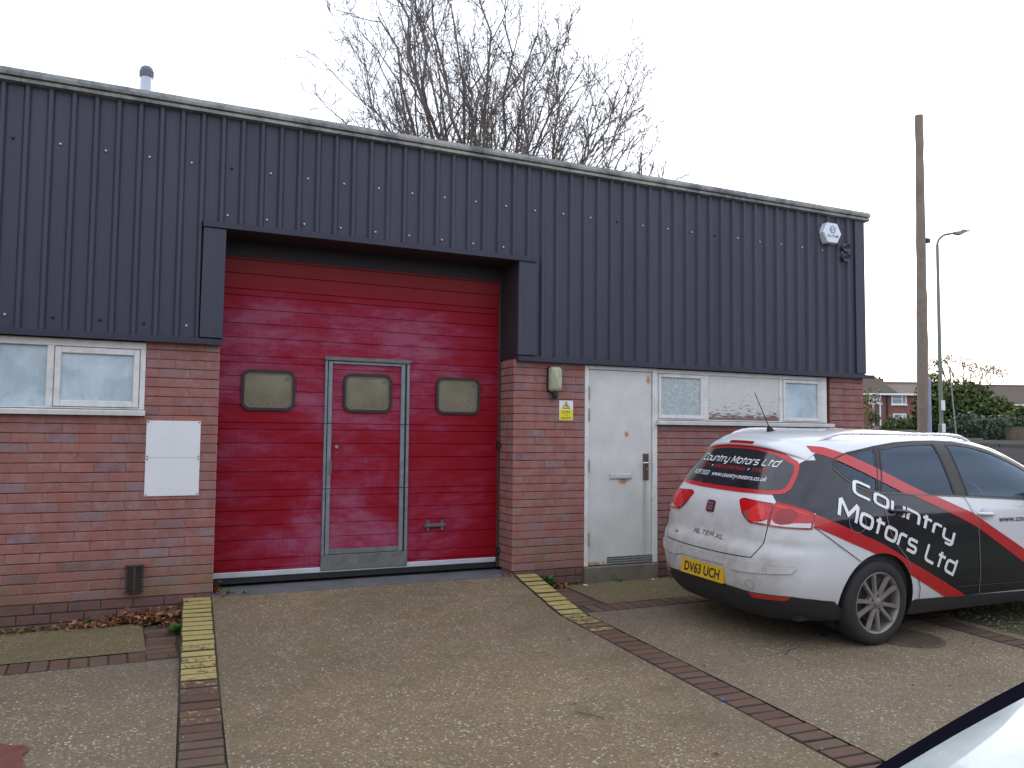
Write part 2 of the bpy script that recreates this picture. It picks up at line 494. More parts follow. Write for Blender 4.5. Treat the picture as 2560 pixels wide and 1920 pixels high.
def mat_conc(name, tint=(1, 1, 1), moss=0.55, stone=1.0):
    m = M(name); v = m.pos()
    n = m.noise(v, 0.9, 6, 0.6); n2 = m.noise(v, 7, 5, 0.65)
    big = m.noise(v, 0.35, 4, 0.5)
    c = m.ramp(n, [(0.3, tuple(a * b for a, b in zip((0.165, 0.123, 0.070), tint))), (0.7, tuple(a * b for a, b in zip((0.24, 0.183, 0.108), tint)))])
    c = m.mix(m.map(n2, 0.42, 0.7, 0, 0.32), c, (0.13, 0.098, 0.06))
    # exposed aggregate: pebbles of different colours
    cell = m.n('ShaderNodeTexVoronoi', feature='F1'); m.l(v, cell.inputs['Vector']); cell.inputs['Scale'].default_value = 75
    sepc = m.n('ShaderNodeSeparateColor'); m.l(cell.outputs['Color'], sepc.inputs[0])
    pc = m.ramp(sepc.outputs[0], [(0.0, (0.07, 0.05, 0.032)), (0.35, (0.16, 0.115, 0.068)), (0.6, (0.225, 0.165, 0.095)), (0.8, (0.29, 0.22, 0.135)), (0.93, (0.42, 0.38, 0.30)), (1.0, (0.55, 0.53, 0.47))])
    pm = m.math('MULTIPLY', m.map(cell.outputs['Distance'], 0.52, 0.34), 0.85 * stone)
    c = m.mix(pm, c, pc)
    cell2 = m.n('ShaderNodeTexVoronoi', feature='F1'); m.l(v, cell2.inputs['Vector']); cell2.inputs['Scale'].default_value = 42
    sep2 = m.n('ShaderNodeSeparateColor'); m.l(cell2.outputs['Color'], sep2.inputs[0])
    w2 = m.math('MULTIPLY', m.map(sep2.outputs[1], 0.74, 0.78), m.map(cell2.outputs['Distance'], 0.40, 0.22))
    c = m.mix(m.math('MULTIPLY', w2, 0.75), c, m.ramp(sep2.outputs[2], [(0.0, (0.10, 0.08, 0.06)), (0.3, (0.42, 0.34, 0.2)), (0.65, (0.5, 0.46, 0.38)), (1.0, (0.66, 0.64, 0.6))]))
    mo = m.math('MULTIPLY', m.map(m.noise(v, 1.7, 6, 0.7), 0.5, 0.72), moss)
    c = m.mix(mo, c, (0.10, 0.085, 0.032))
    c = m.mix(m.map(big, 0.45, 0.65, 0, 0.5), c, (0.125, 0.095, 0.075))
    c = m.mix(1.0, c, tuple(a * b for a, b in zip((0.96, 0.955, 0.95), tint)), 'MULTIPLY')
    h = m.math('SUBTRACT', 1.0, cell.outputs['Distance'])
    return m.set(c, 0.9, 0, 0.25).bump(h, 0.5, 0.006).mat
CONC = mat_conc('exposed_aggregate_concrete')
CONCG = mat_conc('grey_aggregate_concrete', (0.99, 1.01, 1.06), 0.25)
CONCM = mat_conc('mossy_concrete', (0.92, 0.95, 0.8), 0.9)
SILLC = plain('smooth_threshold', (0.125, 0.125, 0.135), 0.75, var=0.3, scale=4)
STEPC = plain('concrete_step', (0.15, 0.13, 0.10), 0.95, var=0.4, scale=6, bump=0.4)

def mat_paver(name, edge_start, edge_end):
    """brown paver with worn yellow paint: thick near the wall, rubbed off towards the yard"""
    m = M(name); v = m.pos()
    r = m.rnd()
    base = m.ramp(r, [(0.0, (0.095, 0.05, 0.04)), (0.5, (0.125, 0.066, 0.05)), (1.0, (0.115, 0.072, 0.058))])
    f = m.noise(v, 70, 4, 0.7)
    base = m.mix(m.map(f, 0.5, 0.72, 0, 0.5), base, (0.085, 0.055, 0.045))
    base = m.mix(m.map(m.noise(v, 6, 4), 0.5, 0.75, 0, 0.4), base, (0.13, 0.11, 0.055))
    y = m.xyz()[1]
    k = m.map(y, edge_end, edge_start, 0.0, 1.0)
    wear = m.noise(v, 26, 6, 0.75)
    k2 = m.math('ADD', k, m.math('MULTIPLY', m.math('SUBTRACT', wear, 0.5), 1.9))
    k2 = m.math('ADD', k2, m.math('MULTIPLY', m.math('SUBTRACT', r, 0.5), 0.4))
    mask = m.map(k2, 0.42, 0.55)
    yel = m.mix(m.map(m.noise(v, 12, 4), 0.4, 0.7, 0, 0.7), (0.38, 0.305, 0.115), (0.29, 0.225, 0.075))
    c = m.mix(mask, base, yel)
    c = m.mix(m.map(m.noise(v, 34, 5, 0.85), 0.53, 0.68, 0, 0.75), c, (0.11, 0.085, 0.05))
    return m.set(c, 0.88, 0, 0.3).bump(m.math('ADD', f, mask), 0.3, 0.003).mat
PAVL = mat_paver('paver_left', -0.8, -2.9)
PAVR = mat_paver('paver_right', -0.6, -2.0)
PAVB = mat_paver('paver_brown', 5.0, 4.0)
JOINT = plain('paver_joint', (0.05, 0.04, 0.028), 0.95, var=0.4, scale=20)
SOIL = plain('dark_soil', (0.035, 0.03, 0.018), 0.95, var=0.5, scale=14, bump=0.8)
def mat_leaf(name, stops, rough=0.7):
    m = M(name)
    at = m.n('ShaderNodeAttribute', attribute_name='rnd')
    c = m.ramp(at.outputs['Fac'], stops)
    m.set(c, rough, 0, 0.3)
    m.b.inputs['Subsurface Weight'].default_value = 0.0
    return m.mat
DEADLEAF = mat_leaf('dead_leaf', [(0.0, (0.10, 0.038, 0.015)), (0.5, (0.18, 0.07, 0.028)), (0.8, (0.26, 0.12, 0.05)), (1.0, (0.33, 0.17, 0.09))])
WEED = mat_leaf('weed_leaf', [(0.0, (0.03, 0.085, 0.015)), (0.6, (0.055, 0.15, 0.025)), (1.0, (0.10, 0.2, 0.04))])
HEDGE = mat_leaf('hedge_leaf', [(0.0, (0.022, 0.036, 0.010)), (0.5, (0.055, 0.078, 0.016)), (0.85, (0.10, 0.125, 0.024)), (1.0, (0.15, 0.16, 0.035))])
AUTUMN = mat_leaf('autumn_leaf', [(0.0, (0.12, 0.09, 0.03)), (0.6, (0.22, 0.18, 0.07)), (1.0, (0.34, 0.32, 0.2))])
IVY = mat_leaf('ivy_leaf', [(0.0, (0.025, 0.04, 0.02)), (0.6, (0.05, 0.075, 0.04)), (1.0, (0.14, 0.16, 0.12))])
BARK = plain('grey_bark', (0.15, 0.125, 0.105), 0.95, var=0.4, scale=3)
TWIG = plain('twig_bark', (0.13, 0.105, 0.09), 0.95, var=0.3, scale=3)

# ------------------------------------------------------------------ ground
def sstep(t):
    t = max(0.0, min(1.0, t)); return t * t * (3 - 2 * t)
def zg(y):
    return -0.15 + 0.037 * max(-10.0, min(0.6, y))
def terrain(x, y):
    b = zg(y)
    r = (x - 9.5) * 0.84 + max(0.0, y - 0.0) * 0.30
    rise = 1.2 * sstep(r / 20.0) + 0.036 * max(0.0, r - 17.0)
    if y < -3: rise *= sstep((y + 16) / 13.0) * 0.8 + 0.2
    return b + min(rise, 6.0)
def rows(a):
    out = []
    for lo, hi, st in a:
        k = int(round((hi - lo) / st))
        out += [lo + st * i for i in range(k)]
    return out + [a[-1][1]]
def mat_ground():
    m = M('yard_tarmac'); v = m.pos()
    n = m.noise(v, 0.6, 6); f = m.noise(v, 60, 4, 0.7)
    c = m.ramp(n, [(0.3, (0.085, 0.08, 0.07)), (0.7, (0.13, 0.122, 0.105))])
    c = m.mix(m.map(f, 0.5, 0.7, 0, 0.4), c, (0.05, 0.047, 0.04))
    return m.set(c, 0.95, 0, 0.0).bump(f, 0.4, 0.01).mat
g = MB()
gx = rows([(-60, -10, 10), (-10, 30, 1.0), (30, 130, 5), (130, 400, 45)])
gy = rows([(-60, -12, 8), (-12, 20, 1.0), (20, 110, 5), (110, 380, 45)])
g.grid(lambda x, y: (x, y, terrain(x, y) - 0.03), gx, gy)
tag(g.build('ground', mat_ground(), smooth='all'), kind='structure')

# edges of the ramp in plan
def lx_in(y): return 0.778 + 0.077 * y       # ramp side of the left brick strip
def lx_out(y): return 0.561 + 0.077 * y
def rx_in(y): return 3.505 + 0.085 * y if y > -1.08 else 3.413 + 0.036 * (y + 1.08)
def rx_out(y): return rx_in(y) + 0.225
def z_left(y): return max(zg(y), -0.03 + 0.087 * y)
def z_right(y): return max(zg(y), -0.03 + 0.147 * y)
def z_ramp(x, y):
    t = (x - lx_in(y)) / (rx_in(y) - lx_in(y))
    s = 0.087 + (0.147 - 0.087) * sstep(t)
    return max(zg(y), -0.04 + s * y) 

ys = lin(-9.0, 0.0, 61)
rm = MB()
rm.grid(lambda y, t: (lx_in(y) + 0.006 + (rx_in(y) - lx_in(y) - 0.012) * t, y, z_ramp(lx_in(y) + (rx_in(y) - lx_in(y)) * t, y) - 0.004), ys, lin(0, 1, 25))
tag(rm.build('ramp_paving', CONC, smooth='all'), kind='structure')

def slab(name, xs0, xs1, y0, y1, mat, nx=10, ny=12, dz=0.0):
    b = MB()
    b.grid(lambda y, t: (xs0(y) + (xs1(y) - xs0(y)) * t, y, zg(y) + dz), lin(y0, y1, ny), lin(0, 1, nx))
    return tag(b.build(name, mat, smooth='all'), kind='structure')
K = lambda c: (lambda y: c)
slab('paving', K(-6), K(0.262), -1.0, -0.235, CONCM, dz=0.004)
slab('paving', K(-6), lambda y: lx_out(y) - 0.008, -9.0, -1.232, CONCG)
slab('paving', lambda y: max(3.99, rx_out(y) + 0.1), K(6.2), -0.85, -0.06, CONCM)
slab('paving', lambda y: rx_out(y) + 0.008, K(6.22), -9.0, -1.09, CONCG)
slab('paving', K(6.48), K(6.6), -9.0, -0.05, CONC, dz=-0.004)
soil = MB()
soil.grid(lambda x, y: (x, y, zg(y) - 0.02 + 0.012 * math.sin(x * 17 + y * 9)), lin(-6, 0.56, 60), lin(-0.25, 0.02, 5))
soil.grid(lambda x, y: (x, y, zg(y) - 0.012 + 0.008 * math.sin(x * 13)), lin(3.6, 8.6, 40), lin(-0.08, 0.02, 3))
tag(soil.build('soil_strip', SOIL, smooth='all'), kind='structure')
# bed of joint dirt under the brick strips
jb = MB()
jb.grid(lambda y, t: (lx_out(y) - 0.006 + (lx_in(y) - lx_out(y) + 0.012) * t, y, z_left(y) - 0.016), lin(-9, 0, 61), [0, 1])
jb.grid(lambda y, t: (rx_in(y) - 0.006 + (rx_out(y) - rx_in(y) + 0.012) * t, y, z_right(y) - 0.016), lin(-9, 0, 61), [0, 1])
jb.grid(lambda x, y: (x, y, zg(y) - 0.006), [-6, 0.5], [-1.24, -0.3])
jb.grid(lambda x, y: (x, y, zg(y) - 0.006), [3.6, 6.5], [-1.1, -0.15])
jb.grid(lambda x, y: (x, y, zg(y) - 0.006), [6.2, 6.49], lin(-9, 0, 10))
# side faces of the raised strip ends
jb.face([(lx_out(0), 0, -0.04), (lx_out(-2.4), -2.4, zg(-2.4) - 0.02), (lx_out(-2.4), -2.4, zg(-2.4) - 0.1), (lx_out(0), 0, -0.25)])
jb.face([(rx_out(0), 0, -0.04), (rx_out(-1.1), -1.1, zg(-1.1) - 0.02), (rx_out(-1.1), -1.1, zg(-1.1) - 0.1), (rx_out(0), 0, -0.25)])
tag(jb.build('joint_bed', JOINT), kind='structure')

def paver_mesh(lx, ly, h=0.06, j=0.0):
    b = MB(); c = 0.0045
    v0 = [(-lx/2, -ly/2), (lx/2, -ly/2), (lx/2, ly/2), (-lx/2, ly/2)]
    n = len(b.v)
    for sx, sy in v0: b.v.append((sx, sy, -h))
    for sx, sy in v0: b.v.append((sx, sy, -c))
    for sx, sy in v0: b.v.append((sx - math.copysign(c, sx), sy - math.copysign(c, sy), random.uniform(-j, j)))
    for k in range(4):
        k2 = (k + 1) % 4
        b.f += [(k, k2, 4+k2, 4+k), (4+k, 4+k2, 8+k2, 8+k)]; b.m += [1, 1]
    b.f.append((8, 9, 10, 11)); b.m.append(0)
    return b
def paver_meshes(nm, lx, ly, mat):
    return [paver_mesh(lx, ly, j=0.0015).mesh(nm, [mat, JOINT]) for _ in range(3)]
pl = paver_meshes('brick', 0.212, 0.0965, PAVL)
pr = paver_meshes('brick', 0.217, 0.0965, PAVR)
pbx = paver_meshes('brick', 0.1055, 0.213, PAVB)
pbr = paver_meshes('brick', 0.1055, 0.213, PAVR)
pby = paver_meshes('brick', 0.2, 0.1, PAVB)
def edging(name):
    e = empty(name, (0, 0, 0)); tag(e, kind='structure'); return e
eL = edging('brick_edging')
y = -0.055
while y > -5.2:
    o = mobj('brick', random.choice(pl), eL, ((lx_in(y) + lx_out(y)) / 2 + random.uniform(-.003, .003), y, z_left(y) + random.uniform(-.002, .003)))
    sl = (z_left(y + 0.05) - z_left(y - 0.05)) / 0.1
    o.rotation_euler = (math.atan(sl) + random.uniform(-.01, .01), random.uniform(-.01, .01), random.uniform(-.012, .012) - 0.077)
    y -= 0.1075
eR = edging('brick_edging')
y = -0.055
while y > -5.6:
    o = mobj('brick', random.choice(pr), eR, ((rx_in(y) + rx_out(y)) / 2 + random.uniform(-.003, .003), y, z_right(y) + random.uniform(-.002, .003)))
    sl = (z_right(y + 0.05) - z_right(y - 0.05)) / 0.1
    o.rotation_euler = (math.atan(sl) + random.uniform(-.01, .01), random.uniform(-.01, .01), random.uniform(-.012, .012) - 0.06)
    y -= 0.1075
eC = edging('brick_course')
x = 0.205
while x > -1.6:
    o = mobj('brick', random.choice(pbx), eC, (x, -1.118, zg(-1.118) + 0.003 + random.uniform(-.002, .002)))
    o.rotation_euler = (0.037, random.uniform(-.01, .01), random.uniform(-.012, .012)); x -= 0.1135
for k in range(7):
    yy = -0.42 - 0.108 * k - 0.06
    mobj('brick', random.choice(pby), eC, (0.365 + 0.012 * math.sin(k), yy, zg(yy) + random.uniform(-.002, .003)), (0.037, 0, random.uniform(-.02, .02)))
eD = edging('brick_course')
x = 3.80
while x < 6.2:
    o = mobj('brick', random.choice(pbx), eD, (x, -0.97, zg(-0.97) + 0.003 + random.uniform(-.002, .002)))
    o.rotation_euler = (0.037, random.uniform(-.01, .01), random.uniform(-.012, .012)); x += 0.1135
for k in range(6):
    yy = -0.24 - 0.108 * k
    mobj('brick', random.choice(pby), eD, (3.86 - 0.01 * k, yy, zg(yy) + random.uniform(-.002, .003)), (0.037, 0, random.uniform(-.02, .02)))
eE = edging('brick_course')
y = -0.2
while y > -5.0:
    mobj('brick', random.choice(pbx), eE, (6.345, y, zg(y) + 0.002), (0, -0.0, math.pi / 2 + random.uniform(-.012, .012))); y -= 0.1125
# red patch edge pieces for the painted cross course keep the brown paver; yellow paint only near the ramp

# mossy gravel beyond the slab, under the front of the car
def mat_gravel():
    m = M('mossy_gravel'); at = m.n('ShaderNodeAttribute', attribute_name='rnd')
    c = m.ramp(at.outputs['Fac'], [(0.0, (0.05, 0.05, 0.025)), (0.4, (0.11, 0.10, 0.055)), (0.7, (0.2, 0.17, 0.10)), (0.9, (0.08, 0.10, 0.03)), (1.0, (0.42, 0.39, 0.32))])
    return m.set(c, 0.9).mat
def rnd_attr(me, vals):
    a = me.attributes.new('rnd', 'FLOAT', 'FACE')
    a.data.foreach_set('value', vals)
gv = MB(); gr = []
rg = random.Random(3)
gvb = []
for i in range(5200):
    px, py = rg.uniform(6.6, 10.2), rg.uniform(-4.6, -0.3)
    s = rg.uniform(0.009, 0.022); z0 = zg(py) - 0.004; a = rg.uniform(0, 3.14); q = rg.uniform(0.6, 1.0)
    n = len(gv.v); v6 = []
    for k in range(4):
        t = a + k * math.pi / 2
        gv.v.append((px + s * math.cos(t), py + s * q * math.sin(t), z0 + rg.uniform(0, .004)))
    gv.v.append((px + rg.uniform(-.3, .3) * s, py + rg.uniform(-.3, .3) * s, z0 + s * rg.uniform(0.6, 1.1)))
    rv = rg.random()
    for k in range(4):
        gv.f.append((n + k, n + (k + 1) % 4, n + 4)); gv.m.append(0); gr.append(rv)
me = gv.mesh('gravel', mat_gravel(), fix=False); rnd_attr(me, gr)
tag(mobj('gravel', me), kind='stuff')
gb = MB(); gb.grid(lambda x, y: (x, y, terrain(x, y) - 0.012), lin(6.48, 11, 12), lin(-9, 0, 12))
tag(gb.build('gravel_bed', plain('mossy_earth', (0.075, 0.072, 0.035), 0.95, var=0.5, scale=9, bump=0.7)), kind='structure')

# ------------------------------------------------------------------ the workshop building
BLD = empty('workshop_building', (0, 0, 0))
tag(BLD, 'single-storey brick workshop unit with dark navy corrugated cladding and red door', 'building')

# --- brickwork
C75 = 0.075
rb = random.Random(11)
def brick_var(L):
    b = MB(); b.cbox((-L/2, 0, -0.0338), (L/2, 0.05, 0.0338), rb.uniform(0.002, 0.004))
    b.v = [(x + rb.uniform(-.0015, .0015), y + rb.uniform(-.0012, .0012), z + rb.uniform(-.0015, .0015)) for x, y, z in b.v]
    return b.mesh('brick', BRICK, fix=False)
bcache = {}
def brick_mesh(L):
    k = round(L, 3)
    if k not in bcache: bcache[k] = [brick_var(L) for _ in range(3 if k > 0.1 else 1)]
    return rb.choice(bcache[k])
def courses(x0, x1, k0, k1, holes, phase=0.0, right_quoin=True):
    """stretcher bond; yields (xa, xb, z centre)"""
    out = []
    for k in range(k0, k1):
        z = C75 * (k + 0.5)
        off = 0.0 if (k % 2) else 0.1125
        xs = [x1]
        xx = x1 - (0.225 - off if off else 0.225)
        if off: xx = x1 - 0.1125
        while xx > x0 + 0.03:
            xs.append(xx); xx -= 0.225
        xs.append(x0)
        xs = xs[::-1]
        for a, b in zip(xs, xs[1:]):
            segs = [(a, b)]
            for hx0, hx1, hz0, hz1 in holes:
                if hz0 - 0.02 < z < hz1 + 0.02:
                    ns = []
                    for p, q in segs:
                        if q <= hx0 or p >= hx1: ns.append((p, q))
                        else:
                            if p < hx0 - 0.02: ns.append((p, hx0))
                            if q > hx1 + 0.02: ns.append((hx1, q))
                    segs = ns
            for p, q in segs:
                if q - p > 0.025: out.append((p, q, z))
    return out
def mortar_part(name, segs, parent):
    b = MB()
    for p, q, z in segs: b.box((p - 0.001, 0.0035, z - 0.0338), (q + 0.001, 0.03, z + 0.0338))
    o = b.build(name, MORTAR, parent, fix=False)
    return o

hl = [(-9, 0.236, 1.42, 2.05)]
hr = [(5.123, 7.605, 1.42, 2.05), (4.27, 5.14, -1, 2.05)]
segL = courses(-1.55, 0.787, 0, 27, hl)
segP = courses(3.487, 4.268, 0, 27, [])
segR = courses(5.142, 8.13, 0, 27, hr)
wl = MB(); wl.prism([(-1.6, -0.4), (0.775, -0.4), (0.775, 2.06), (0.236, 2.06), (0.236, 1.43), (-1.6, 1.43)], 0.0105, 0.3)
WL = wl.build('brick_wall', BEDJOINT, BLD)
wr = MB(); wr.box((3.5, 0.0105, -0.4), (4.268, 0.3, 2.06))
WP = wr.build('brick_pier', BEDJOINT, BLD)
wr = MB(); wr.prism([(5.142, -0.4), (8.115, -0.4), (8.115, 2.06), (7.606, 2.06), (7.606, 1.43), (5.142, 1.43)], 0.0105, 0.3)
WR = wr.build('brick_wall', BEDJOINT, BLD)
wr = MB(); wr.box((4.268, 0.14, -0.4), (5.142, 0.3, 0.0)); wr.build('door_footing', STEPC, BLD)
mortar_part('mortar', segL, WL)
mortar_part('mortar', segP, WP)
mortar_part('mortar', segR, WR)
def lay(segs, parent):
    for p, q, z in segs:
        gap = 0.009
        o = mobj('brick', brick_mesh(q - p - gap), parent, ((p + q) / 2, rb.uniform(-0.0015, 0.0015), z + rb.uniform(-.001, .001)))
        o.rotation_euler = (0, rb.uniform(-.006, .006), 0)
lay([s for s in segL if s[0] > -1.12], WL)
lay(segP, WP)
# the many smaller bricks of the right-hand wall and the door return, joined
bj = MB(); bjr = []
def jbrick(a, b):
    n = len(bj.f); bj.cbox(a, b, 0.003); bjr.extend([rb.random()] * (len(bj.f) - n))
for p, q, z in segR + [s for s in segL if s[0] <= -1.12]:
    d = rb.uniform(-.0015, .0015); jbrick((p + 0.0045, d, z - 0.0338), (q - 0.0045, 0.05, z + 0.0338))
me = bj.mesh('brickwork', BRICKA, fix=False); rnd_attr(me, bjr)
tag(mobj('brickwork', me, WR), kind='stuff')
bj2 = MB(); bjr2 = []
for k in range(0, 27):
    z = C75 * (k + 0.5)
    cuts = [0.012, 0.10, 0.325] if k % 2 else [0.012, 0.215, 0.325]
    for a, b in zip(cuts, cuts[1:]):
        n = len(bj2.f); bj2.cbox((a + 0.004, 0, z - 0.0338), (b - 0.004, 0.05, z + 0.0338), 0.003); bjr2.extend([rb.random()] * (len(bj2.f) - n))
bj2.v = [(3.487 + yy, xx, zz) for xx, yy, zz in bj2.v]
me = bj2.mesh('brickwork', BRICKA, fix=False); rnd_attr(me, bjr2)
me.flip_normals()
tag(mobj('brickwork', me, WP), kind='stuff')
mj = MB()
for k in range(27):
    z = C75 * (k + 0.5); mj.box((3.4905, 0.012, z - 0.0338), (3.51, 0.33, z + 0.0338))
mj.box((3.4985, 0.012, 0.0), (3.52, 0.33, 2.03), 1)
mj.build('mortar', [MORTAR, BEDJOINT], WP)
# plinth courses below the damp-proof line
for a, b in ((-1.6, 0.78), (3.495, 4.264), (5.135, 8.12)):
    pb = MB(); pb.box((a, 0.0045, -0.4), (b, 0.0095, -0.004))
    PL = pb.build('plinth', JOINT, BLD)
    for kz in range(3):
        x = a - (0.1125 if kz % 2 else 0)
        while x < b - 0.02:
            s = max(a, x); e = min(b, x + 0.225)
            if e - s > 0.03:
                pb = MB(); pb.cbox((s + 0.0035, -0.001 + rb.uniform(-.001, .001), -0.0715 - 0.075 * kz), (e - 0.0035, 0.03, -0.0075 - 0.075 * kz), 0.003)
                if s > -1.0 and not (s > 5.5): pb.build('brick', BRICKDARK, PL)
            x += 0.225

# --- cladding
PITCH = 0.158
ribs0 = -0.818
def clad_profile(x):
    """ribbed sheet: depth (towards -Y) at x"""
    t = ((x - ribs0) / PITCH + 0.5) % 1.0 - 0.5
    a = abs(t) * PITCH
    if a < 0.013: return -0.047
    if a < 0.029: return -0.047 + (a - 0.013) / 0.016 * 0.027
    return -0.02
def clad_sheet(name, x0, x1, zfun, parent, extra=0.0):
    xs = {x0, x1}
    k = math.floor((x0 - ribs0) / PITCH) - 1
    while ribs0 + k * PITCH < x1 + 0.1:
        c = ribs0 + k * PITCH
        for d in (-0.0295, -0.029, -0.013, 0.013, 0.029, 0.0295):
            if x0 < c + d < x1: xs.add(c + d)
        k += 1
    xs = sorted(xs)
    b = MB(); z0, z1 = zfun
    for a, c in zip(xs, xs[1:]):
        ya, yc = clad_profile(a + 1e-6) + extra, clad_profile(c - 1e-6) + extra
        b.face([(a, ya, z0), (c, yc, z0), (c, yc, z1), (a, ya, z1)])
    return b.build(name, CLAD, parent)
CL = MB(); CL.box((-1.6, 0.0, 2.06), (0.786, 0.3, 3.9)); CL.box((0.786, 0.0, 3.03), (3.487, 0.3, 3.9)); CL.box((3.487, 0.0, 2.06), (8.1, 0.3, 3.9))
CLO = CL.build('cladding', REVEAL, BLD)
sheet = PITCH * 6
x = ribs0 - PITCH * 5.5
i = 0
while x < 7.98:
    a, b = max(-1.6, x), min(7.985, x + sheet)
    ex = 0.0015 if i % 2 else 0.0
    segs = []
    if b <= 0.61: segs = [(a, b, 2.05, 3.93)]
    elif a >= 3.70: segs = [(a, b, 2.05, 3.93)]
    else:
        if a < 0.61: segs.append((a, 0.61, 2.05, 3.93)); a2 = 0.61
        else: a2 = a
        if b > 3.70: segs.append((3.70, b, 2.05, 3.93)); b2 = 3.70
        else: b2 = b
        if b2 > a2: segs.append((a2, b2, 3.02, 3.93))
    for s0, s1, z0, z1 in segs: clad_sheet('cladding_sheet', s0, s1, (z0, z1), CLO, ex)
    x += sheet; i += 1
# flashings
fl = MB()
fl.prism([(-0.045, 2.012), (-0.066, 2.008), (-0.07, 2.05), (-0.03, 2.064), (0.0, 2.064), (0.0, 2.012)], -1.6, 0.795, axis='X')
fl.build('drip_flashing', CLAD, CLO)
fl = MB(); fl.prism([(-0.045, 2.012), (-0.066, 2.008), (-0.07, 2.05), (-0.03, 2.064), (0.0, 2.064), (0.0, 2.012)], 3.497, 8.245, axis='X')
fl.build('drip_flashing', CLAD, CLO)
fl = MB(); fl.prism([(-0.03, 2.972), (-0.078, 2.975), (-0.082, 3.018), (-0.05, 3.03), (0.0, 3.03), (0.0, 2.985)], 0.622, 3.675, axis='X')
fl.build('lintel_flashing', CLAD, CLO)
fl = MB(); fl.box((0.622, -0.062, 2.066), (0.797, 0.33, 2.968)); fl.build('jamb_flashing', CLAD, CLO, rot=(0, 0.008, 0), loc=(-0.018, 0, 0.006))
fl = MB(); fl.box((3.492, -0.062, 2.066), (3.688, -0.0, 2.97)); fl.build('jamb_flashing', CLAD, CLO, rot=(0, 0.006, 0), loc=(-0.014, 0, 0.022))
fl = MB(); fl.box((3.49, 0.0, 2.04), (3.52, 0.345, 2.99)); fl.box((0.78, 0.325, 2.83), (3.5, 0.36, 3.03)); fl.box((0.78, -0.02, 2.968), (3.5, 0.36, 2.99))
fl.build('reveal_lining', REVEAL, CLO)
fl = MB(); fl.box((7.985, -0.045, 2.066), (8.135, 0.0, 3.93)); fl.box((8.1, -0.046, 2.066), (8.136, 9.0, 3.93)); fl.build('corner_flashing', CLAD, CLO)
fl = MB()
# rounded capping along the roof edge with its lower lip
cap = [(0.05, 4.03), (-0.04, 4.032), (-0.075, 4.018), (-0.09, 3.985), (-0.088, 3.962), (-0.06, 3.957), (-0.058, 3.95), (-0.076, 3.948), (-0.078, 3.922), (-0.03, 3.915), (0.05, 3.915)]
fl.prism(cap, -1.6, 8.2, axis='X')
fl.build('roof_capping', CAP, BLD)
fl = MB(); fl.prism([(y_, z_) for y_, z_ in cap], 0, 0.02, axis='X')
# roof, back and side so that the unit stands from other angles too
bk = MB(); bk.box((-12, 0.3, 3.75), (8.15, 9.0, 4.0)); bk.build('roof', plain('grey_felt', (0.09, 0.09, 0.095), 0.95), BLD)
bk = MB(); bk.box((-12, 8.8, -0.4), (8.11, 9.0, 3.75)); bk.box((7.9, 0.3, -0.4), (8.11, 8.8, 2.05)); bk.box((-12, 0.1, -0.4), (-1.6, 0.35, 3.93)); bk.box((0.5, 0.4, -0.4), (0.76, 0.9, 3.0)); bk.build('rear_wall', BRICKDARK, BLD)
# screws on the sheets
sc = MB(); sc.lathe([(0.0001, -0.012), (0.007, -0.011), (0.011, -0.005), (0.012, 0.0)], 'Y', sides=8)
scm = sc.mesh('screw', SCREW, smooth=True); scd = sc.mesh('screw', BLACK, smooth=True)
def screw(x, z, y=-0.021, dark=False): mobj('screw', scd if dark else scm, CLO, (x, y, z))
k = 0; x = -0.745
while x < 7.9:
    screw(x, 3.498 + rb.uniform(-.004, .004), dark=(rb.random() < 0.22 or k == 0)); x += 2 * PITCH; k += 1
x = 0.812
while x < 3.6: screw(x, 3.098 + rb.uniform(-.004, .004)); x += 2 * PITCH
for x in (-1.06, -0.745, -0.43, -0.11, 0.205, 0.52): screw(x, 2.155 + rb.uniform(-.006, .006), dark=rb.random() < 0.5)
x = 3.936 - 2 * PITCH * 0
while x < 7.9: screw(x, 2.16 + rb.uniform(-.006, .006), dark=x < 5.3); x += 2 * PITCH

# --- flue pipe on the roof
FL = MB(); FL.lathe([(0.063, 0), (0.063, 1.36)], 'Z', sides=20)
flue = FL.build('flue_pipe', plain('pale_flue', (0.52, 0.56, 0.64), 0.4, 0.1), BLD, (0.225, 3.0, 4.0), smooth=True)
FL = MB(); FL.lathe([(0.07, 1.33), (0.071, 1.40), (0.064, 1.435), (0.045, 1.455), (0.0001, 1.462)], 'Z', sides=20)
for k in range(12):
    t = k * math.pi / 6; FL.box((0.0715 * math.cos(t) - 0.004, 0.0715 * math.sin(t) - 0.004, 1.34), (0.0715 * math.cos(t) + 0.004, 0.0715 * math.sin(t) + 0.004, 1.41))
FL.build('cowl', plain('dark_cowl', (0.12, 0.13, 0.16), 0.5), flue, smooth=True)

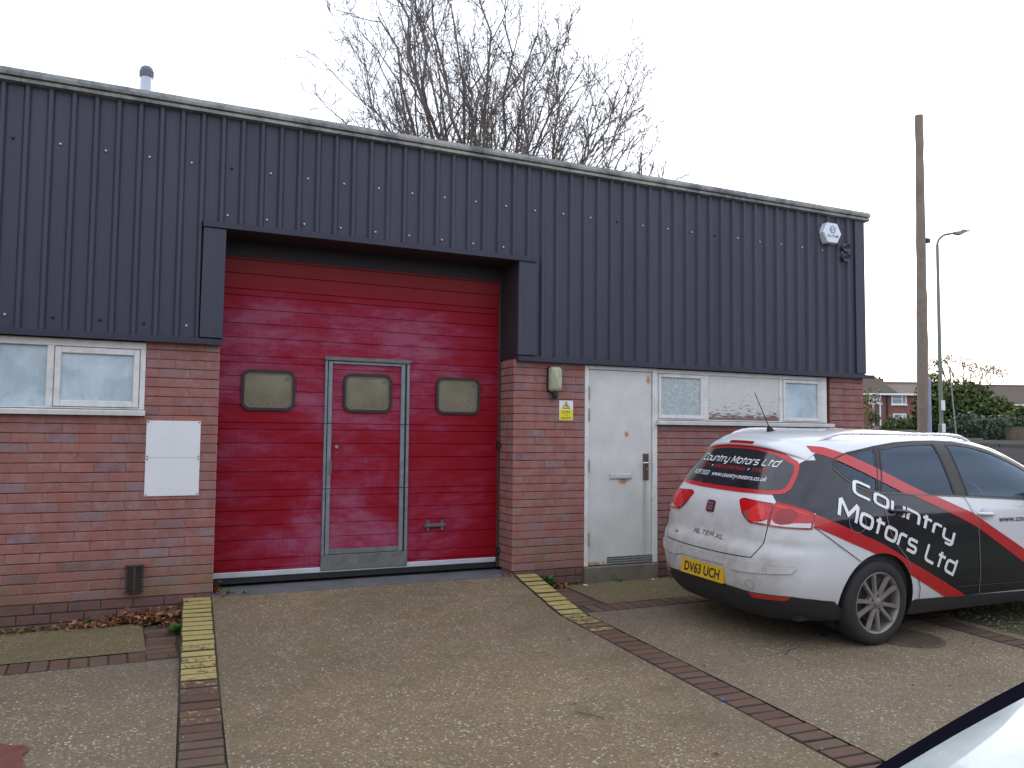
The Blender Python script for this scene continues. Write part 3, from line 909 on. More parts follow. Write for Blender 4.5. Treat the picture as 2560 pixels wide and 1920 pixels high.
# --- sectional door
DY = 0.33
SD = empty('sectional_door', (0, 0, 0)); SD.parent = BLD
joints = [0.095, 0.20, 0.794, 1.382, 1.965, 2.552, 2.99]
wins = [(1.008, 1.468), (1.902, 2.363), (2.803, 3.26)]
WX0, WX1 = 1.735, 2.535
def door_lines(z0, z1):
    """cuts the face of a panel into planks with V grooves; returns plank z ranges"""
    h = z1 - z0
    if h < 0.2: cuts = [z0, z0 + 0.025, z1]
    else: cuts = [z0] + [c for c in (z1 - 0.428, z1 - 0.303, z1 - 0.178, z1 - 0.058) if c > z0 + 0.03] + [z1]
    return list(zip(cuts, cuts[1:]))
def plank(b, x0, x1, za, zb, y=DY, g=0.0042):
    n = len(b.v); d = 0.0085
    b.v += [(x0, y, za + g), (x1, y, za + g), (x1, y, zb - g), (x0, y, zb - g), (x0, y + d, za), (x1, y + d, za), (x1, y + d, zb), (x0, y + d, zb)]
    for f in ((0, 1, 2, 3), (4, 5, 1, 0), (3, 2, 6, 7)): b.f.append(tuple(n + i for i in f)); b.m.append(0)
for ji, (z0, z1) in enumerate(zip(joints, joints[1:])):
    for xa, xb in (((0.80, WX0), (WX1, 3.462)) if ji < 4 else ((0.80, 3.462),)):
        b = MB(); b.box((xa, DY + 0.009, z0 + 0.002), (xb, DY + 0.04, z1 - 0.002), 1)
        for za, zb in door_lines(z0, z1): plank(b, xa, xb, za, zb)
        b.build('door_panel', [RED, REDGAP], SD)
b = MB()
for z0, z1 in zip([0.25, 0.794, 1.382], [0.794, 1.382, 1.935]):
    for za, zb in door_lines(z0, z1): plank(b, 1.803, 2.452, za, zb, DY + 0.002)
b.box((1.803, DY + 0.011, 0.25), (2.452, DY + 0.04, 1.935), 1)
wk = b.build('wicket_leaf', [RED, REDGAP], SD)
# galvanised frames: outer (fixed) and inner (leaf), each joint shows a thin cut
def fr(x0, x1, z0, z1, y0, mat=GALV, nm='wicket_frame'):
    b = MB(); b.cbox((x0, y0, z0), (x1, DY + 0.03, z1), 0.004); b.build(nm, mat, SD)
for z0, z1 in ((0.205, 0.792), (0.796, 1.38), (1.384, 1.955)):
    fr(1.732, 1.756, z0, z1, DY - 0.022); fr(1.764, 1.802, z0, z1, DY - 0.016)
    fr(2.508, 2.535, z0, z1, DY - 0.022); fr(2.453, 2.492, z0, z1, DY - 0.016)
fr(1.725, 2.542, 1.957, 1.992, DY - 0.03, GALVD)
fr(1.802, 2.453, 1.928, 1.955, DY - 0.014)
fr(1.765, 2.492, 0.207, 0.252, DY - 0.014, GALVD)
fr(1.730, 2.537, 0.068, 0.203, DY - 0.024, GALVD, 'wicket_threshold')
b = MB(); b.box((2.493, DY - 0.006, 0.21), (2.507, DY + 0.02, 1.95)); b.box((1.757, DY - 0.006, 0.21), (1.763, DY + 0.02, 1.95)); b.build('hinge_gap', BLACK, SD)
def rrect(x0, x1, z0, z1, r, n=6):
    pts = []
    for cx, cz, a0 in ((x1 - r, z1 - r, 0), (x0 + r, z1 - r, 90), (x0 + r, z0 + r, 180), (x1 - r, z0 + r, 270)):
        for k in range(n + 1):
            t = R_(a0 + 90 * k / n); pts.append((cx + r * math.cos(t), cz + r * math.sin(t)))
    return pts
def ring(b, out, inn, y0, y1, m=0):
    n = len(out)
    for i in range(n):
        j = (i + 1) % n
        o0, o1, i0, i1 = out[i], out[j], inn[i], inn[j]
        b.face([(o0[0], y0, o0[1]), (o1[0], y0, o1[1]), (i1[0], y0, i1[1]), (i0[0], y0, i0[1])], m)
        b.face([(o0[0], y0, o0[1]), (o1[0], y0, o1[1]), (o1[0], y1, o1[1]), (o0[0], y1, o0[1])], m)
        b.face([(i0[0], y0, i0[1]), (i1[0], y0, i1[1]), (i1[0], y1, i1[1]), (i0[0], y1, i0[1])], m)
for wx0, wx1 in wins:
    b = MB(); ring(b, rrect(wx0, wx1, 1.49, 1.847, 0.075), rrect(wx0 + 0.024, wx1 - 0.024, 1.514, 1.823, 0.055), DY - 0.02, DY + 0.004)
    gk = b.build('window_gasket', RUBBER, SD, smooth=True)
    b = MB(); b.prism(rrect(wx0 + 0.02, wx1 - 0.02, 1.51, 1.827, 0.055), DY - 0.006, DY + 0.003); b.build('window_pane', AMBER, SD)
    b = MB(); ring(b, rrect(wx0 + 0.024, wx1 - 0.024, 1.514, 1.823, 0.055), rrect(wx0 + 0.040, wx1 - 0.040, 1.530, 1.807, 0.045), DY - 0.011, DY - 0.006)
    b.build('window_bead', plain('brown_bead', (0.16, 0.125, 0.07), 0.5), SD)
    b = MB(); b.box((wx1 - 0.085, DY - 0.0075, 1.775), (wx1 - 0.055, DY - 0.0062, 1.781)); b.box((wx1 - 0.092, DY - 0.0075, 1.758), (wx1 - 0.052, DY - 0.0062, 1.763)); b.build('pane_mark', BLACK, SD)
b = MB(); b.cbox((0.80, DY - 0.012, 0.05), (3.452, DY + 0.03, 0.098), 0.006); b.build('bottom_bar', ALU, SD)
b = MB(); b.box((0.80, DY + 0.0, 0.0), (3.452, DY + 0.02, 0.052)); b.build('bottom_seal', BLACK, SD)
b = MB(); b.lathe([(0.0001, -0.016), (0.014, -0.015), (0.019, -0.008), (0.02, 0.0)], 'Y', (1.853, DY, 1.171), 16); b.box((1.852, DY - 0.0175, 1.163), (1.854, DY - 0.015, 1.179), 1)
b.build('lock', [plain('dull_brass', (0.34, 0.32, 0.26), 0.4, 0.6), BLACK], SD, smooth=True)
b = MB(); b.cbox((1.79, DY - 0.03, 0.93), (1.807, DY - 0.012, 1.045), 0.005); b.box((1.794, DY - 0.022, 1.045), (1.803, DY, 1.065)); b.box((1.794, DY - 0.022, 0.91), (1.803, DY, 0.93)); b.build('pull_handle', GALVD, SD)
# lifting handle low on the right
b = MB(); b.cbox((2.705, DY - 0.028, 0.415), (2.915, DY - 0.008, 0.448), 0.006)
for hx in (2.725, 2.87):
    b.box((hx, DY - 0.016, 0.385), (hx + 0.028, DY + 0.002, 0.478)); b.lathe([(0.0001, -0.02), (0.01, -0.018), (0.012, 0)], 'Y', (hx + 0.014, DY, 0.47), 8); b.lathe([(0.0001, -0.02), (0.01, -0.018), (0.012, 0)], 'Y', (hx + 0.014, DY, 0.39), 8)
b.build('lift_handle', plain('weathered_handle', (0.115, 0.105, 0.11), 0.6, 0.3, var=0.4, scale=30), SD)
for hx, hz in ((0.806, 1.20), (3.462, 1.195), (0.806, 0.13), (3.465, 0.16)):
    b = MB(); b.box((hx - 0.012, DY - 0.03, hz - 0.035), (hx + 0.012, DY, hz + 0.035)); b.tube([(hx, DY - 0.02, hz - 0.012), (hx + 0.025, DY - 0.035, hz)], 0.012, 8); b.build('track_bracket', BLACK, SD)
b = MB(); b.box((3.462, DY - 0.005, 0.0), (3.486, DY + 0.05, 2.83)); b.box((0.787, DY - 0.002, 0.0), (0.80, DY + 0.05, 2.83)); b.build('door_track', plain('rusty_track', (0.06, 0.035, 0.03), 0.9, var=0.4, scale=20), SD)
b = MB(); b.box((0.78, 0.0, -0.3), (3.5, 0.5, -0.028)); b.build('threshold', SILLC, BLD)

# --- white personnel door
PD = empty('entrance_door', (0, 0, 0)); PD.parent = BLD
def fbox(x0, x1, z0, z1, y0, y1, mat, nm, par, c=0.004):
    b = MB(); b.cbox((x0, y0, z0), (x1, y1, z1), c); return b.build(nm, mat, par)
fbox(4.269, 4.312, 0.0, 2.006, -0.004, 0.12, WFRAME, 'door_frame', PD); fbox(5.086, 5.143, 0.0, 2.006, -0.004, 0.12, WFRAME, 'door_frame', PD); fbox(4.3125, 5.0855, 1.966, 2.006, -0.004, 0.12, WFRAME, 'door_frame', PD)
fbox(4.316, 5.082, 0.006, 1.962, 0.014, 0.06, WDOOR, 'door_leaf', PD, 0.003)
for zc in (1.723, 1.503, 0.994, 0.266):
    b = MB(); b.cbox((4.306, -0.006, zc - 0.065), (4.324, 0.02, zc + 0.065), 0.003); b.tube([(4.316, -0.006, zc - 0.065), (4.316, -0.006, zc + 0.065)], 0.008, 8); b.build('hinge', plain('old_hinge', (0.30, 0.25, 0.19), 0.6, 0.3, var=0.4, scale=30), PD)
b = MB(); b.cbox((4.974, -0.004, 0.846), (5.037, 0.016, 1.116), 0.006); hp = b.build('handle_plate', plain('brown_handle_plate', (0.115, 0.075, 0.06), 0.45, 0.4, var=0.3, scale=12), PD)
b = MB(); b.tube([(5.006, 0.0, 1.024), (5.006, -0.045, 1.024), (4.99, -0.055, 1.024), (4.93, -0.055, 1.022)], 0.0095, 10); b.build('lever', plain('satin_steel', (0.6, 0.6, 0.62), 0.25, 0.9), PD, smooth=True)
b = MB(); b.lathe([(0.0001, -0.009), (0.009, -0.008), (0.011, 0)], 'Y', (5.006, -0.003, 0.955), 10); b.build('cylinder', plain('satin_steel2', (0.5, 0.5, 0.5), 0.3, 0.9), PD, smooth=True)
b = MB(); b.cbox((4.567, 0.002, 0.857), (4.832, 0.016, 0.914), 0.005); b.build('letterbox', plain('dull_frame', (0.5, 0.47, 0.42), 0.5, 0.3, var=0.2), PD)
b = MB(); b.cbox((4.583, -0.002, 0.866), (4.822, 0.006, 0.905), 0.003); b.build('letterbox_flap', ALU, PD)
def mat_tread():
    m = M('tread_plate'); v = m.pos((1, 1, 1), rot=(0, R_(45), 0))
    sp = m.xyz(v); f = m.math('MULTIPLY', m.math('SINE', m.math('MULTIPLY', sp[0], 190)), m.math('SINE', m.math('MULTIPLY', sp[2], 190)))
    c = m.ramp(m.noise(m.pos(), 9, 4), [(0.3, (0.27, 0.28, 0.29)), (0.7, (0.38, 0.39, 0.40))])
    c = m.mix(m.map(f, -0.05, 0.12), (0.12, 0.12, 0.12), c)
    return m.set(c, 0.45, 0.4).bump(f, 0.6, 0.004).mat
b = MB(); b.cbox((4.54, 0.006, 0.002), (5.083, 0.02, 0.083), 0.002); b.build('kick_plate', mat_tread(), PD)
b = MB(); b.cbox((4.264, -0.035, -0.2), (5.133, 0.14, -0.004), 0.008); b.build('doorstep', STEPC, BLD)

# --- windows
def window(name, x0, x1, z0, z1, fx, panes, sashes, boards, sill):
    W_ = empty(name, (0, 0, 0)); W_.parent = BLD
    b = MB()
    # outer frame
    fbox(x0, x1, z1 - fx, z1, 0.0, 0.09, WFRAME, 'frame', W_); fbox(x0, x1, z0, z0 + 0.012, 0.0, 0.09, WFRAME, 'frame', W_)
    edges = sorted(sum([[p[0], p[1]] for p in panes + sashes + boards], []))
    posts = [(x0, edges[0])] + [(edges[i], edges[i + 1]) for i in range(1, len(edges) - 1, 2)] + [(edges[-1], x1)]
    for a, c in posts:
        if c - a > 0.004: fbox(a, c, z0 + 0.0125, z1 - fx - 0.0005, 0.0, 0.09, WFRAME, 'frame', W_)
    for a, c, mat in panes:
        fbox(a + 0.001, c - 0.001, z0 + 0.014, z1 - fx - 0.001, 0.035, 0.05, mat, 'pane', W_, 0.001)
    for a, c, mat, e in sashes:
        zz0, zz1 = z0 + 0.016, z1 - fx - 0.005
        for q in ((a + 0.004, a + e, zz0, zz1), (c - e, c - 0.004, zz0, zz1), (a + e + .0005, c - e - .0005, zz0, zz0 + e), (a + e + .0005, c - e - .0005, zz1 - e, zz1)):
            fbox(*q, -0.008, 0.05, WFRAME, 'sash', W_)
        fbox(a + e, c - e, zz0 + e, zz1 - e, 0.012, 0.03, mat, 'pane', W_, 0.001)
    for a, c, mat in boards:
        fbox(a + 0.002, c - 0.002, z0 + 0.014, z1 - fx - 0.002, 0.006, 0.04, mat, 'infill_board', W_)
    b = MB(); b.prism([(-0.055, sill[2]), (-0.055, sill[2] + 0.032), (-0.045, sill[2] + 0.04), (0.09, sill[2] + 0.048), (0.09, sill[2])], sill[0], sill[1], axis='X'); b.build('sill', SILL, W_)
    return W_
window('window', -1.62, 0.231, 1.466, 2.003, 0.058, [(-1.22, -0.458, FROST)], [(-0.41, 0.19, FROST, 0.047)], [], (-1.62, 0.236, 1.419))
WRR = window('window', 5.145, 7.54, 1.468, 2.003, 0.045, [], [(5.158, 5.745, CRACKLE, 0.036), (6.868, 7.43, FROST, 0.036)], [(5.814, 6.815, PEEL)], (5.123, 7.606, 1.419))

# ------------------------------------------------------------------ lettering
def text_tris(s, shear=0.0, bold=0.0):
    cu = bpy.data.curves.new('t', 'FONT'); cu.body = s; cu.size = 1.0; cu.shear = shear; cu.offset = bold; cu.resolution_u = 3
    o = bpy.data.objects.new('t', cu); col.objects.link(o)
    bpy.context.view_layer.update()
    dg = bpy.context.evaluated_depsgraph_get(); ev = o.evaluated_get(dg); me = ev.to_mesh()
    vs_ = [(v.co.x, v.co.y) for v in me.vertices]; fs = [tuple(p.vertices) for p in me.polygons]
    ev.to_mesh_clear(); bpy.data.objects.remove(o); bpy.data.curves.remove(cu)
    x0 = min(v[0] for v in vs_); x1 = max(v[0] for v in vs_); y0 = min(v[1] for v in vs_); y1 = max(v[1] for v in vs_)
    return [((x - x0) / (x1 - x0), (y - y0) / (y1 - y0)) for x, y in vs_], fs

# a square, wide "techno" stroke alphabet for the garage's name
GL = {
 'C': (0.95, [[(0.95, 1), (0.22, 1), (0.06, 0.93), (0, 0.78), (0, 0.22), (0.06, 0.07), (0.22, 0), (0.95, 0)]]),
 'o': (0.84, [[(0.2, 0.76), (0.64, 0.76), (0.78, 0.7), (0.84, 0.56), (0.84, 0.2), (0.78, 0.06), (0.64, 0), (0.2, 0), (0.06, 0.06), (0, 0.2), (0, 0.56), (0.06, 0.7), (0.2, 0.76), (0.3, 0.76)]]),
 'u': (0.8, [[(0, 0.8), (0, 0.2), (0.06, 0.06), (0.2, 0), (0.8, 0)], [(0.8, 0.8), (0.8, -0.04)]]),
 'n': (0.8, [[(0, -0.04), (0, 0.76), (0.6, 0.76), (0.74, 0.7), (0.8, 0.56), (0.8, -0.04)]]),
 't': (0.55, [[(0.2, 1.02), (0.2, -0.04)], [(-0.04, 0.76), (0.62, 0.76)]]),
 'r': (0.5, [[(0, -0.04), (0, 0.56), (0.06, 0.7), (0.2, 0.76), (0.56, 0.76)]]),
 'y': (0.78, [[(0, 0.8), (0, 0.22), (0.06, 0.08), (0.2, 0.02), (0.78, 0.02)], [(0.78, 0.8), (0.78, -0.1), (0.72, -0.22), (0.6, -0.28), (0.25, -0.28)]]),
 'M': (1.15, [[(0, -0.06), (0, 0.94), (0.08, 1.0), (0.58, 0.22), (1.07, 1.0), (1.15, 0.94), (1.15, -0.06)]]),
 's': (0.74, [[(0.72, 0.76), (0.16, 0.76), (0.05, 0.7), (0.02, 0.58), (0.05, 0.44), (0.16, 0.38), (0.6, 0.38), (0.71, 0.32), (0.74, 0.19), (0.71, 0.06), (0.6, 0), (0, 0)]]),
 'L': (0.78, [[(0, 1.03), (0, 0.2), (0.06, 0.06), (0.2, 0), (0.8, 0)]]),
 'd': (0.8, [[(0.8, 1.03), (0.8, 0), (0.2, 0), (0.06, 0.06), (0, 0.2), (0, 0.56), (0.06, 0.7), (0.2, 0.76), (0.8, 0.76)]]),
 ' ': (0.35, []),
 'A': (0.9, [[(0, -0.08), (0, 0.8), (0.12, 0.98), (0.3, 1.0), (0.9, 1.0), (0.9, -0.08)], [(0, 0.42), (0.9, 0.42)]]),
 'T': (0.9, [[(0, 1), (0.9, 1)], [(0.45, 1), (0.45, -0.08)]]),
 'E': (0.85, [[(0.85, 1), (0, 1), (0, 0), (0.85, 0)], [(0, 0.5), (0.8, 0.5)]]),
 'X': (0.9, [[(0, 1), (0.9, 0)], [(0, 0), (0.9, 1)]]),
 'l': (0.85, [[(0, 1.08), (0, 0), (0.85, 0)]]),
}
def stroke_tris(s, wd=0.17, gap=0.30, italic=0.0):
    """quads of the stroke lettering in em units, baseline at 0, cap height 1"""
    vs_, fs = [], []; x0 = 0.0
    for ch in s:
        adv, strokes = GL[ch]
        for st in strokes:
            # resample so that the strip can bend with the surface
            pts = []
            for a, b in zip(st, st[1:]):
                n = max(1, int(math.hypot(b[0]-a[0], b[1]-a[1]) / 0.2))
                pts += [(a[0] + (b[0]-a[0]) * k / n, a[1] + (b[1]-a[1]) * k / n) for k in range(n)]
            pts.append(st[-1])
            n0 = len(vs_)
            for i, p in enumerate(pts):
                a = pts[max(0, i-1)]; b = pts[min(len(pts)-1, i+1)]
                d1 = (p[0]-a[0], p[1]-a[1]) if i else (b[0]-p[0], b[1]-p[1])
                d2 = (b[0]-p[0], b[1]-p[1]) if i < len(pts)-1 else d1
                l1 = math.hypot(*d1) or 1; l2 = math.hypot(*d2) or 1
                n1 = (-d1[1]/l1, d1[0]/l1); n2 = (-d2[1]/l2, d2[0]/l2)
                nx, ny = n1[0]+n2[0], n1[1]+n2[1]; L = math.hypot(nx, ny) or 1; nx /= L; ny /= L
                k = 1.0 / max(0.55, nx*n1[0] + ny*n1[1])
                for sg in (1, -1):
                    qx, qy = p[0] + sg*nx*k*wd/2, p[1] + sg*ny*k*wd/2
                    vs_.append((x0 + qx + italic*qy, qy))
            for i in range(len(pts)-1): fs.append((n0+2*i, n0+2*i+1, n0+2*i+3, n0+2*i+2))
        x0 += adv + gap
    return vs_, fs, x0 - gap

def flat_text(name, tris, x0, x1, z0, z1, y, mat, parent):
    vs_, fs = tris
    b = MB(); b.v = [(x0 + u * (x1 - x0), y, z0 + v * (z1 - z0)) for u, v in vs_]; b.f = list(fs); b.m = [0] * len(fs)
    return b.build(name, mat, parent, fix=False)

# ------------------------------------------------------------------ fixtures on the front wall
# bulkhead lamp
wlmp = empty('wall_light', (3.904, 0, 1.843)); tag(wlmp, 'oblong bulkhead wall light with grimy cream cover on the brick pier', 'wall light')
def mat_cream():
    m = M('grimy_cream_plastic'); n = m.noise(m.pos(), 24, 5, 0.7); n2 = m.noise(m.pos((1, 1, 0.5)), 9, 4)
    c = m.mix(m.map(n2, 0.35, 0.7, 0, 0.8), (0.42, 0.41, 0.29), (0.22, 0.23, 0.14)); c = m.mix(m.map(n, 0.55, 0.75, 0, 0.6), c, (0.14, 0.14, 0.08))
    return m.set(c, 0.4).mat
b = MB()
prof = rrect(-0.066, 0.066, -0.122, 0.122, 0.035, 5); prof2 = rrect(-0.056, 0.056, -0.112, 0.112, 0.03, 5); prof3 = rrect(-0.038, 0.038, -0.09, 0.09, 0.026, 5)
for pa, ya, pb_, yb in ((prof, -0.03, prof, -0.06), (prof, -0.06, prof2, -0.082), (prof2, -0.082, prof3, -0.095)):
    for i in range(len(pa)):
        j = (i + 1) % len(pa); b.face([(pa[i][0], ya, pa[i][1]), (pa[j][0], ya, pa[j][1]), (pb_[j][0], yb, pb_[j][1]), (pb_[i][0], yb, pb_[i][1])])
b.face([(p[0], -0.095, p[1]) for p in prof3])
b.build('diffuser', mat_cream(), wlmp, smooth=50)
b = MB(); b.prism(rrect(-0.07, 0.07, -0.126, 0.126, 0.03, 5), -0.032, 0.002); b.build('back_box', BLACK, wlmp)
b = MB(); b.lathe([(0.03, 0.0), (0.03, -0.03), (0.026, -0.06), (0.02, -0.075), (0.0001, -0.076)], 'Z', (0, -0.045, -0.122), 14); b.build('sensor', BLACK, wlmp, smooth=True)
# CCTV sign
YEL = plain('sign_yellow', (0.72, 0.62, 0.02), 0.4, var=0.04); SBLK = plain('sign_black', (0.015, 0.015, 0.015), 0.5, var=0.02); SWHT = plain('sign_white', (0.72, 0.73, 0.75), 0.45, var=0.05)
sg = empty('warning_sign', (4.052, 0, 1.542)); tag(sg, 'small yellow and white CCTV in operation sign on brick pier', 'sign')
b = MB(); b.box((-0.077, -0.006, -0.0985), (0.077, 0.001, 0.0985)); b.build('plate', SWHT, sg)
b = MB(); b.box((-0.075, -0.0072, -0.0965), (0.075, -0.0062, 0.008)); b.build('yellow_field', YEL, sg)
b = MB(); b.prism([(-0.047, 0.018), (0.047, 0.018), (0, 0.092)], -0.0074, -0.0062); b.build('triangle', SBLK, sg)
b = MB(); b.prism([(-0.037, 0.0235), (0.037, 0.0235), (0, 0.082)], -0.0084, -0.0076); b.build('triangle_field', YEL, sg)
b = MB(); b.prism([(-0.014, 0.052), (-0.008, 0.061), (0.016, 0.046), (0.010, 0.036)], -0.0094, -0.0086); b.prism([(0.008, 0.034), (0.02, 0.028), (0.022, 0.032), (0.012, 0.039)], -0.0094, -0.0086); b.build('camera_symbol', SBLK, sg)
flat_text('lettering', text_tris('CCTV', bold=0.01), -0.045, 0.045, -0.031, -0.004, -0.0082, SBLK, sg)
flat_text('lettering', text_tris('in'), -0.008, 0.010, -0.056, -0.040, -0.0082, SBLK, sg)
flat_text('lettering', text_tris('operation', bold=0.01), -0.058, 0.058, -0.087, -0.064, -0.0082, SBLK, sg)
# two white boards
for z0, z1, lab in ((1.0885, 1.383, 'blank white board on left brick wall, upper of the pair'), (0.785, 1.0865, 'blank white board on left brick wall, lower of the pair')):
    wb = empty('sign_board', (0.454, 0, (z0 + z1) / 2)); tag(wb, lab, 'board', 'blank boards on the wall')
    h = (z1 - z0) / 2
    b = MB(); b.cbox((-0.202, -0.009, -h), (0.202, 0.001, h), 0.001); b.build('panel', BOARDW, wb)
    for sx in (-1, 1):
        for sz in (-1, 1):
            b = MB(); b.lathe([(0.0001, -0.0125), (0.005, -0.012), (0.0062, -0.009)], 'Y', (sx * 0.19, 0, sz * (h - 0.011)), 8); b.build('screw', RUST if (sx > 0 or sz < 0) else BLACK, wb)
# wire guard at the foot of the wall
cg = empty('vent_guard', (0.203, 0, 0.15)); tag(cg, 'rusty wire mesh guard low on the left brick wall', 'vent guard')
RW = plain('rusty_wire', (0.045, 0.032, 0.026), 0.85, var=0.4, scale=30)
b = MB(); b.box((-0.052, -0.008, -0.095), (0.052, 0.0, 0.095)); b.build('back_plate', plain('vent_dark', (0.03, 0.022, 0.02), 0.9), cg)
b = MB(); b.tube([(0.0, -0.03, -0.095), (0.0, -0.03, 0.095)], 0.010, 8); b.build('vent_pipe', plain('vent_grey', (0.16, 0.15, 0.15), 0.5, 0.3), cg)
b = MB()
for k in range(9):
    zz = -0.1 + 0.2 * k / 8; b.tube([(-0.064, 0, zz), (-0.062, -0.05, zz), (-0.02, -0.066, zz), (0.02, -0.066, zz), (0.062, -0.05, zz), (0.064, 0, zz)], 0.0028, 5)
for k in range(10):
    xx = -0.062 + 0.124 * k / 9; yy = -0.05 - 0.016 * (1 if abs(xx) < 0.03 else max(0, 1 - (abs(xx) - 0.03) / 0.032)); b.tube([(xx, yy, -0.103), (xx, yy, 0.103)], 0.0028, 5)
b.box((-0.066, -0.052, 0.098), (0.066, 0.0, 0.104)); b.box((-0.066, -0.052, -0.104), (0.066, 0.0, -0.098))
b.build('wire_mesh', RW, cg)
# alarm box
ab = empty('alarm_box', (7.553, -0.05, 3.695)); tag(ab, 'white hexagonal alarm box with blue round logo high on cladding', 'alarm box')
hexo = [(-0.075, 0.118), (0.078, 0.118), (0.145, 0.0), (0.075, -0.118), (-0.078, -0.118), (-0.145, 0.0)]
hexi = [(x * 0.93, z * 0.93) for x, z in hexo]
b = MB(); ring(b, hexo, hexi, -0.055, -0.055); b.v = []; b.f = []; b.m = []
for i in range(6):
    j = (i + 1) % 6
    b.face([(hexo[i][0], 0.03, hexo[i][1]), (hexo[j][0], 0.03, hexo[j][1]), (hexo[j][0], -0.05, hexo[j][1]), (hexo[i][0], -0.05, hexo[i][1])])
    b.face([(hexo[i][0], -0.05, hexo[i][1]), (hexo[j][0], -0.05, hexo[j][1]), (hexi[j][0], -0.06, hexi[j][1]), (hexi[i][0], -0.06, hexi[i][1])])
b.face([(x, -0.06, z) for x, z in hexi])
b.build('cover', plain('alarm_white', (0.70, 0.73, 0.76), 0.35, var=0.05), ab)
b = MB(); b.lathe([(0.0001, -0.0625), (0.046, -0.0625), (0.046, -0.0605)], 'Y', (0.0, 0, 0.04), 24); b.build('logo_disc', plain('logo_blue', (0.10, 0.27, 0.55), 0.4), ab)
flat_text('logo_mark', text_tris('S', bold=0.02), -0.024, 0.024, 0.008, 0.072, -0.0635, SWHT, ab)
flat_text('lettering', text_tris('SCUTUM', bold=0.01), -0.085, 0.085, -0.052, -0.022, -0.0612, SBLK, ab)
# two small spotlights under it
for zz, lab in ((3.572, 'small round spotlight beside the alarm box, upper of two'), (3.452, 'small round spotlight beside the alarm box, lower of two')):
    sp = empty('spotlight', (7.83, -0.03, zz)); tag(sp, lab, 'spotlight', 'spotlights on the cladding')
    b = MB(); b.lathe([(0.02, 0.02), (0.034, 0.0), (0.042, -0.05), (0.043, -0.085)], 'Y', sides=18); b.build('housing', plain('spot_housing', (0.45, 0.45, 0.47), 0.3, 0.3), sp, rot=(R_(18), 0, R_(-28)), smooth=True)
    b = MB(); b.lathe([(0.0001, -0.07), (0.03, -0.072), (0.041, -0.08)], 'Y', sides=18); b.build('lens', plain('spot_lens', (0.05, 0.05, 0.055), 0.15), sp, rot=(R_(18), 0, R_(-28)), smooth=True)
    b = MB(); b.box((-0.012, -0.01, -0.02), (0.012, 0.03, 0.02)); b.build('bracket', BLACK, sp)

# ------------------------------------------------------------------ leaves, weeds and litter
def leaf_mass(name, spots, mat, size, seed, flat=0.6):
    rr = random.Random(seed); b = MB(); vals = []
    for (x, y, z, n, sx, sy, sz) in spots:
        for _ in range(n):
            cx, cy = x + rr.gauss(0, sx), y + rr.gauss(0, sy); cz = z + abs(rr.gauss(0, sz))
            s = size * rr.uniform(0.6, 1.35)
            a = rr.uniform(0, 6.28); t = rr.gauss(0, flat); u = rr.gauss(0, flat)
            ax = Vector((math.cos(a), math.sin(a), t)).normalized(); ay = Vector((-math.sin(a), math.cos(a), u)).normalized(); az = ax.cross(ay)
            c = Vector((cx, cy, cz)); k = rr.uniform(0.1, 0.45)
            p = [c - ax * s, c - ax * s * 0.2 + ay * s * 0.5 + az * s * k, c + ax * s * 0.9, c - ax * s * 0.2 - ay * s * 0.5 + az * s * k]
            b.face([p[0], p[1], p[2]]); b.face([p[0], p[2], p[3]])
            r = rr.random(); vals += [r, r]
    me = b.mesh(name, mat, fix=False); rnd_attr(me, vals)
    return me
sp = [(0.35, -0.16, zg(-.15), 420, 0.15, 0.07, 0.035), (0.05, -0.2, zg(-.2), 170, 0.16, 0.05, 0.02), (-0.35, -0.2, zg(-.2), 60, 0.25, 0.05, 0.008), (0.46, -0.3, zg(-.3), 70, 0.05, 0.06, 0.012)]
tag(mobj('fallen_leaves', leaf_mass('fallen_leaves', sp, DEADLEAF, 0.027, 5)), 'heap of dead brown leaves against the left wall beside yellow strip', 'leaves', kind='stuff')
sp = [(0.83, 0.20, -0.026, 34, 0.02, 0.05, 0.03), (0.93, 0.03, -0.03, 12, 0.06, 0.02, 0.006)]
tag(mobj('fallen_leaves', leaf_mass('fallen_leaves', sp, DEADLEAF, 0.024, 6)), 'few dead leaves in the left corner of the red door', 'leaves', kind='stuff')
sp = [(3.90, -0.14, zg(-.1), 46, 0.07, 0.035, 0.015), (3.45, 0.02, -0.03, 14, 0.03, 0.02, 0.004)]
tag(mobj('fallen_leaves', leaf_mass('fallen_leaves', sp, DEADLEAF, 0.024, 8)), 'few dead leaves between yellow strip and white door step', 'leaves', kind='stuff')
rr = random.Random(21)
sp = [(rr.uniform(-0.4, 6.0), rr.uniform(-4.2, -0.9), 0, 1, 0, 0, 0) for _ in range(34)]
sp = [(x, y, (z_ramp(x, y) if lx_in(y) < x < rx_in(y) else zg(y)) + 0.003, n, a, c, d) for x, y, _, n, a, c, d in sp]
tag(mobj('scattered_debris', leaf_mass('scattered_debris', sp, DEADLEAF, 0.016, 9, 0.15)), 'odd dead leaf bits scattered over the paving', 'leaves', kind='stuff')
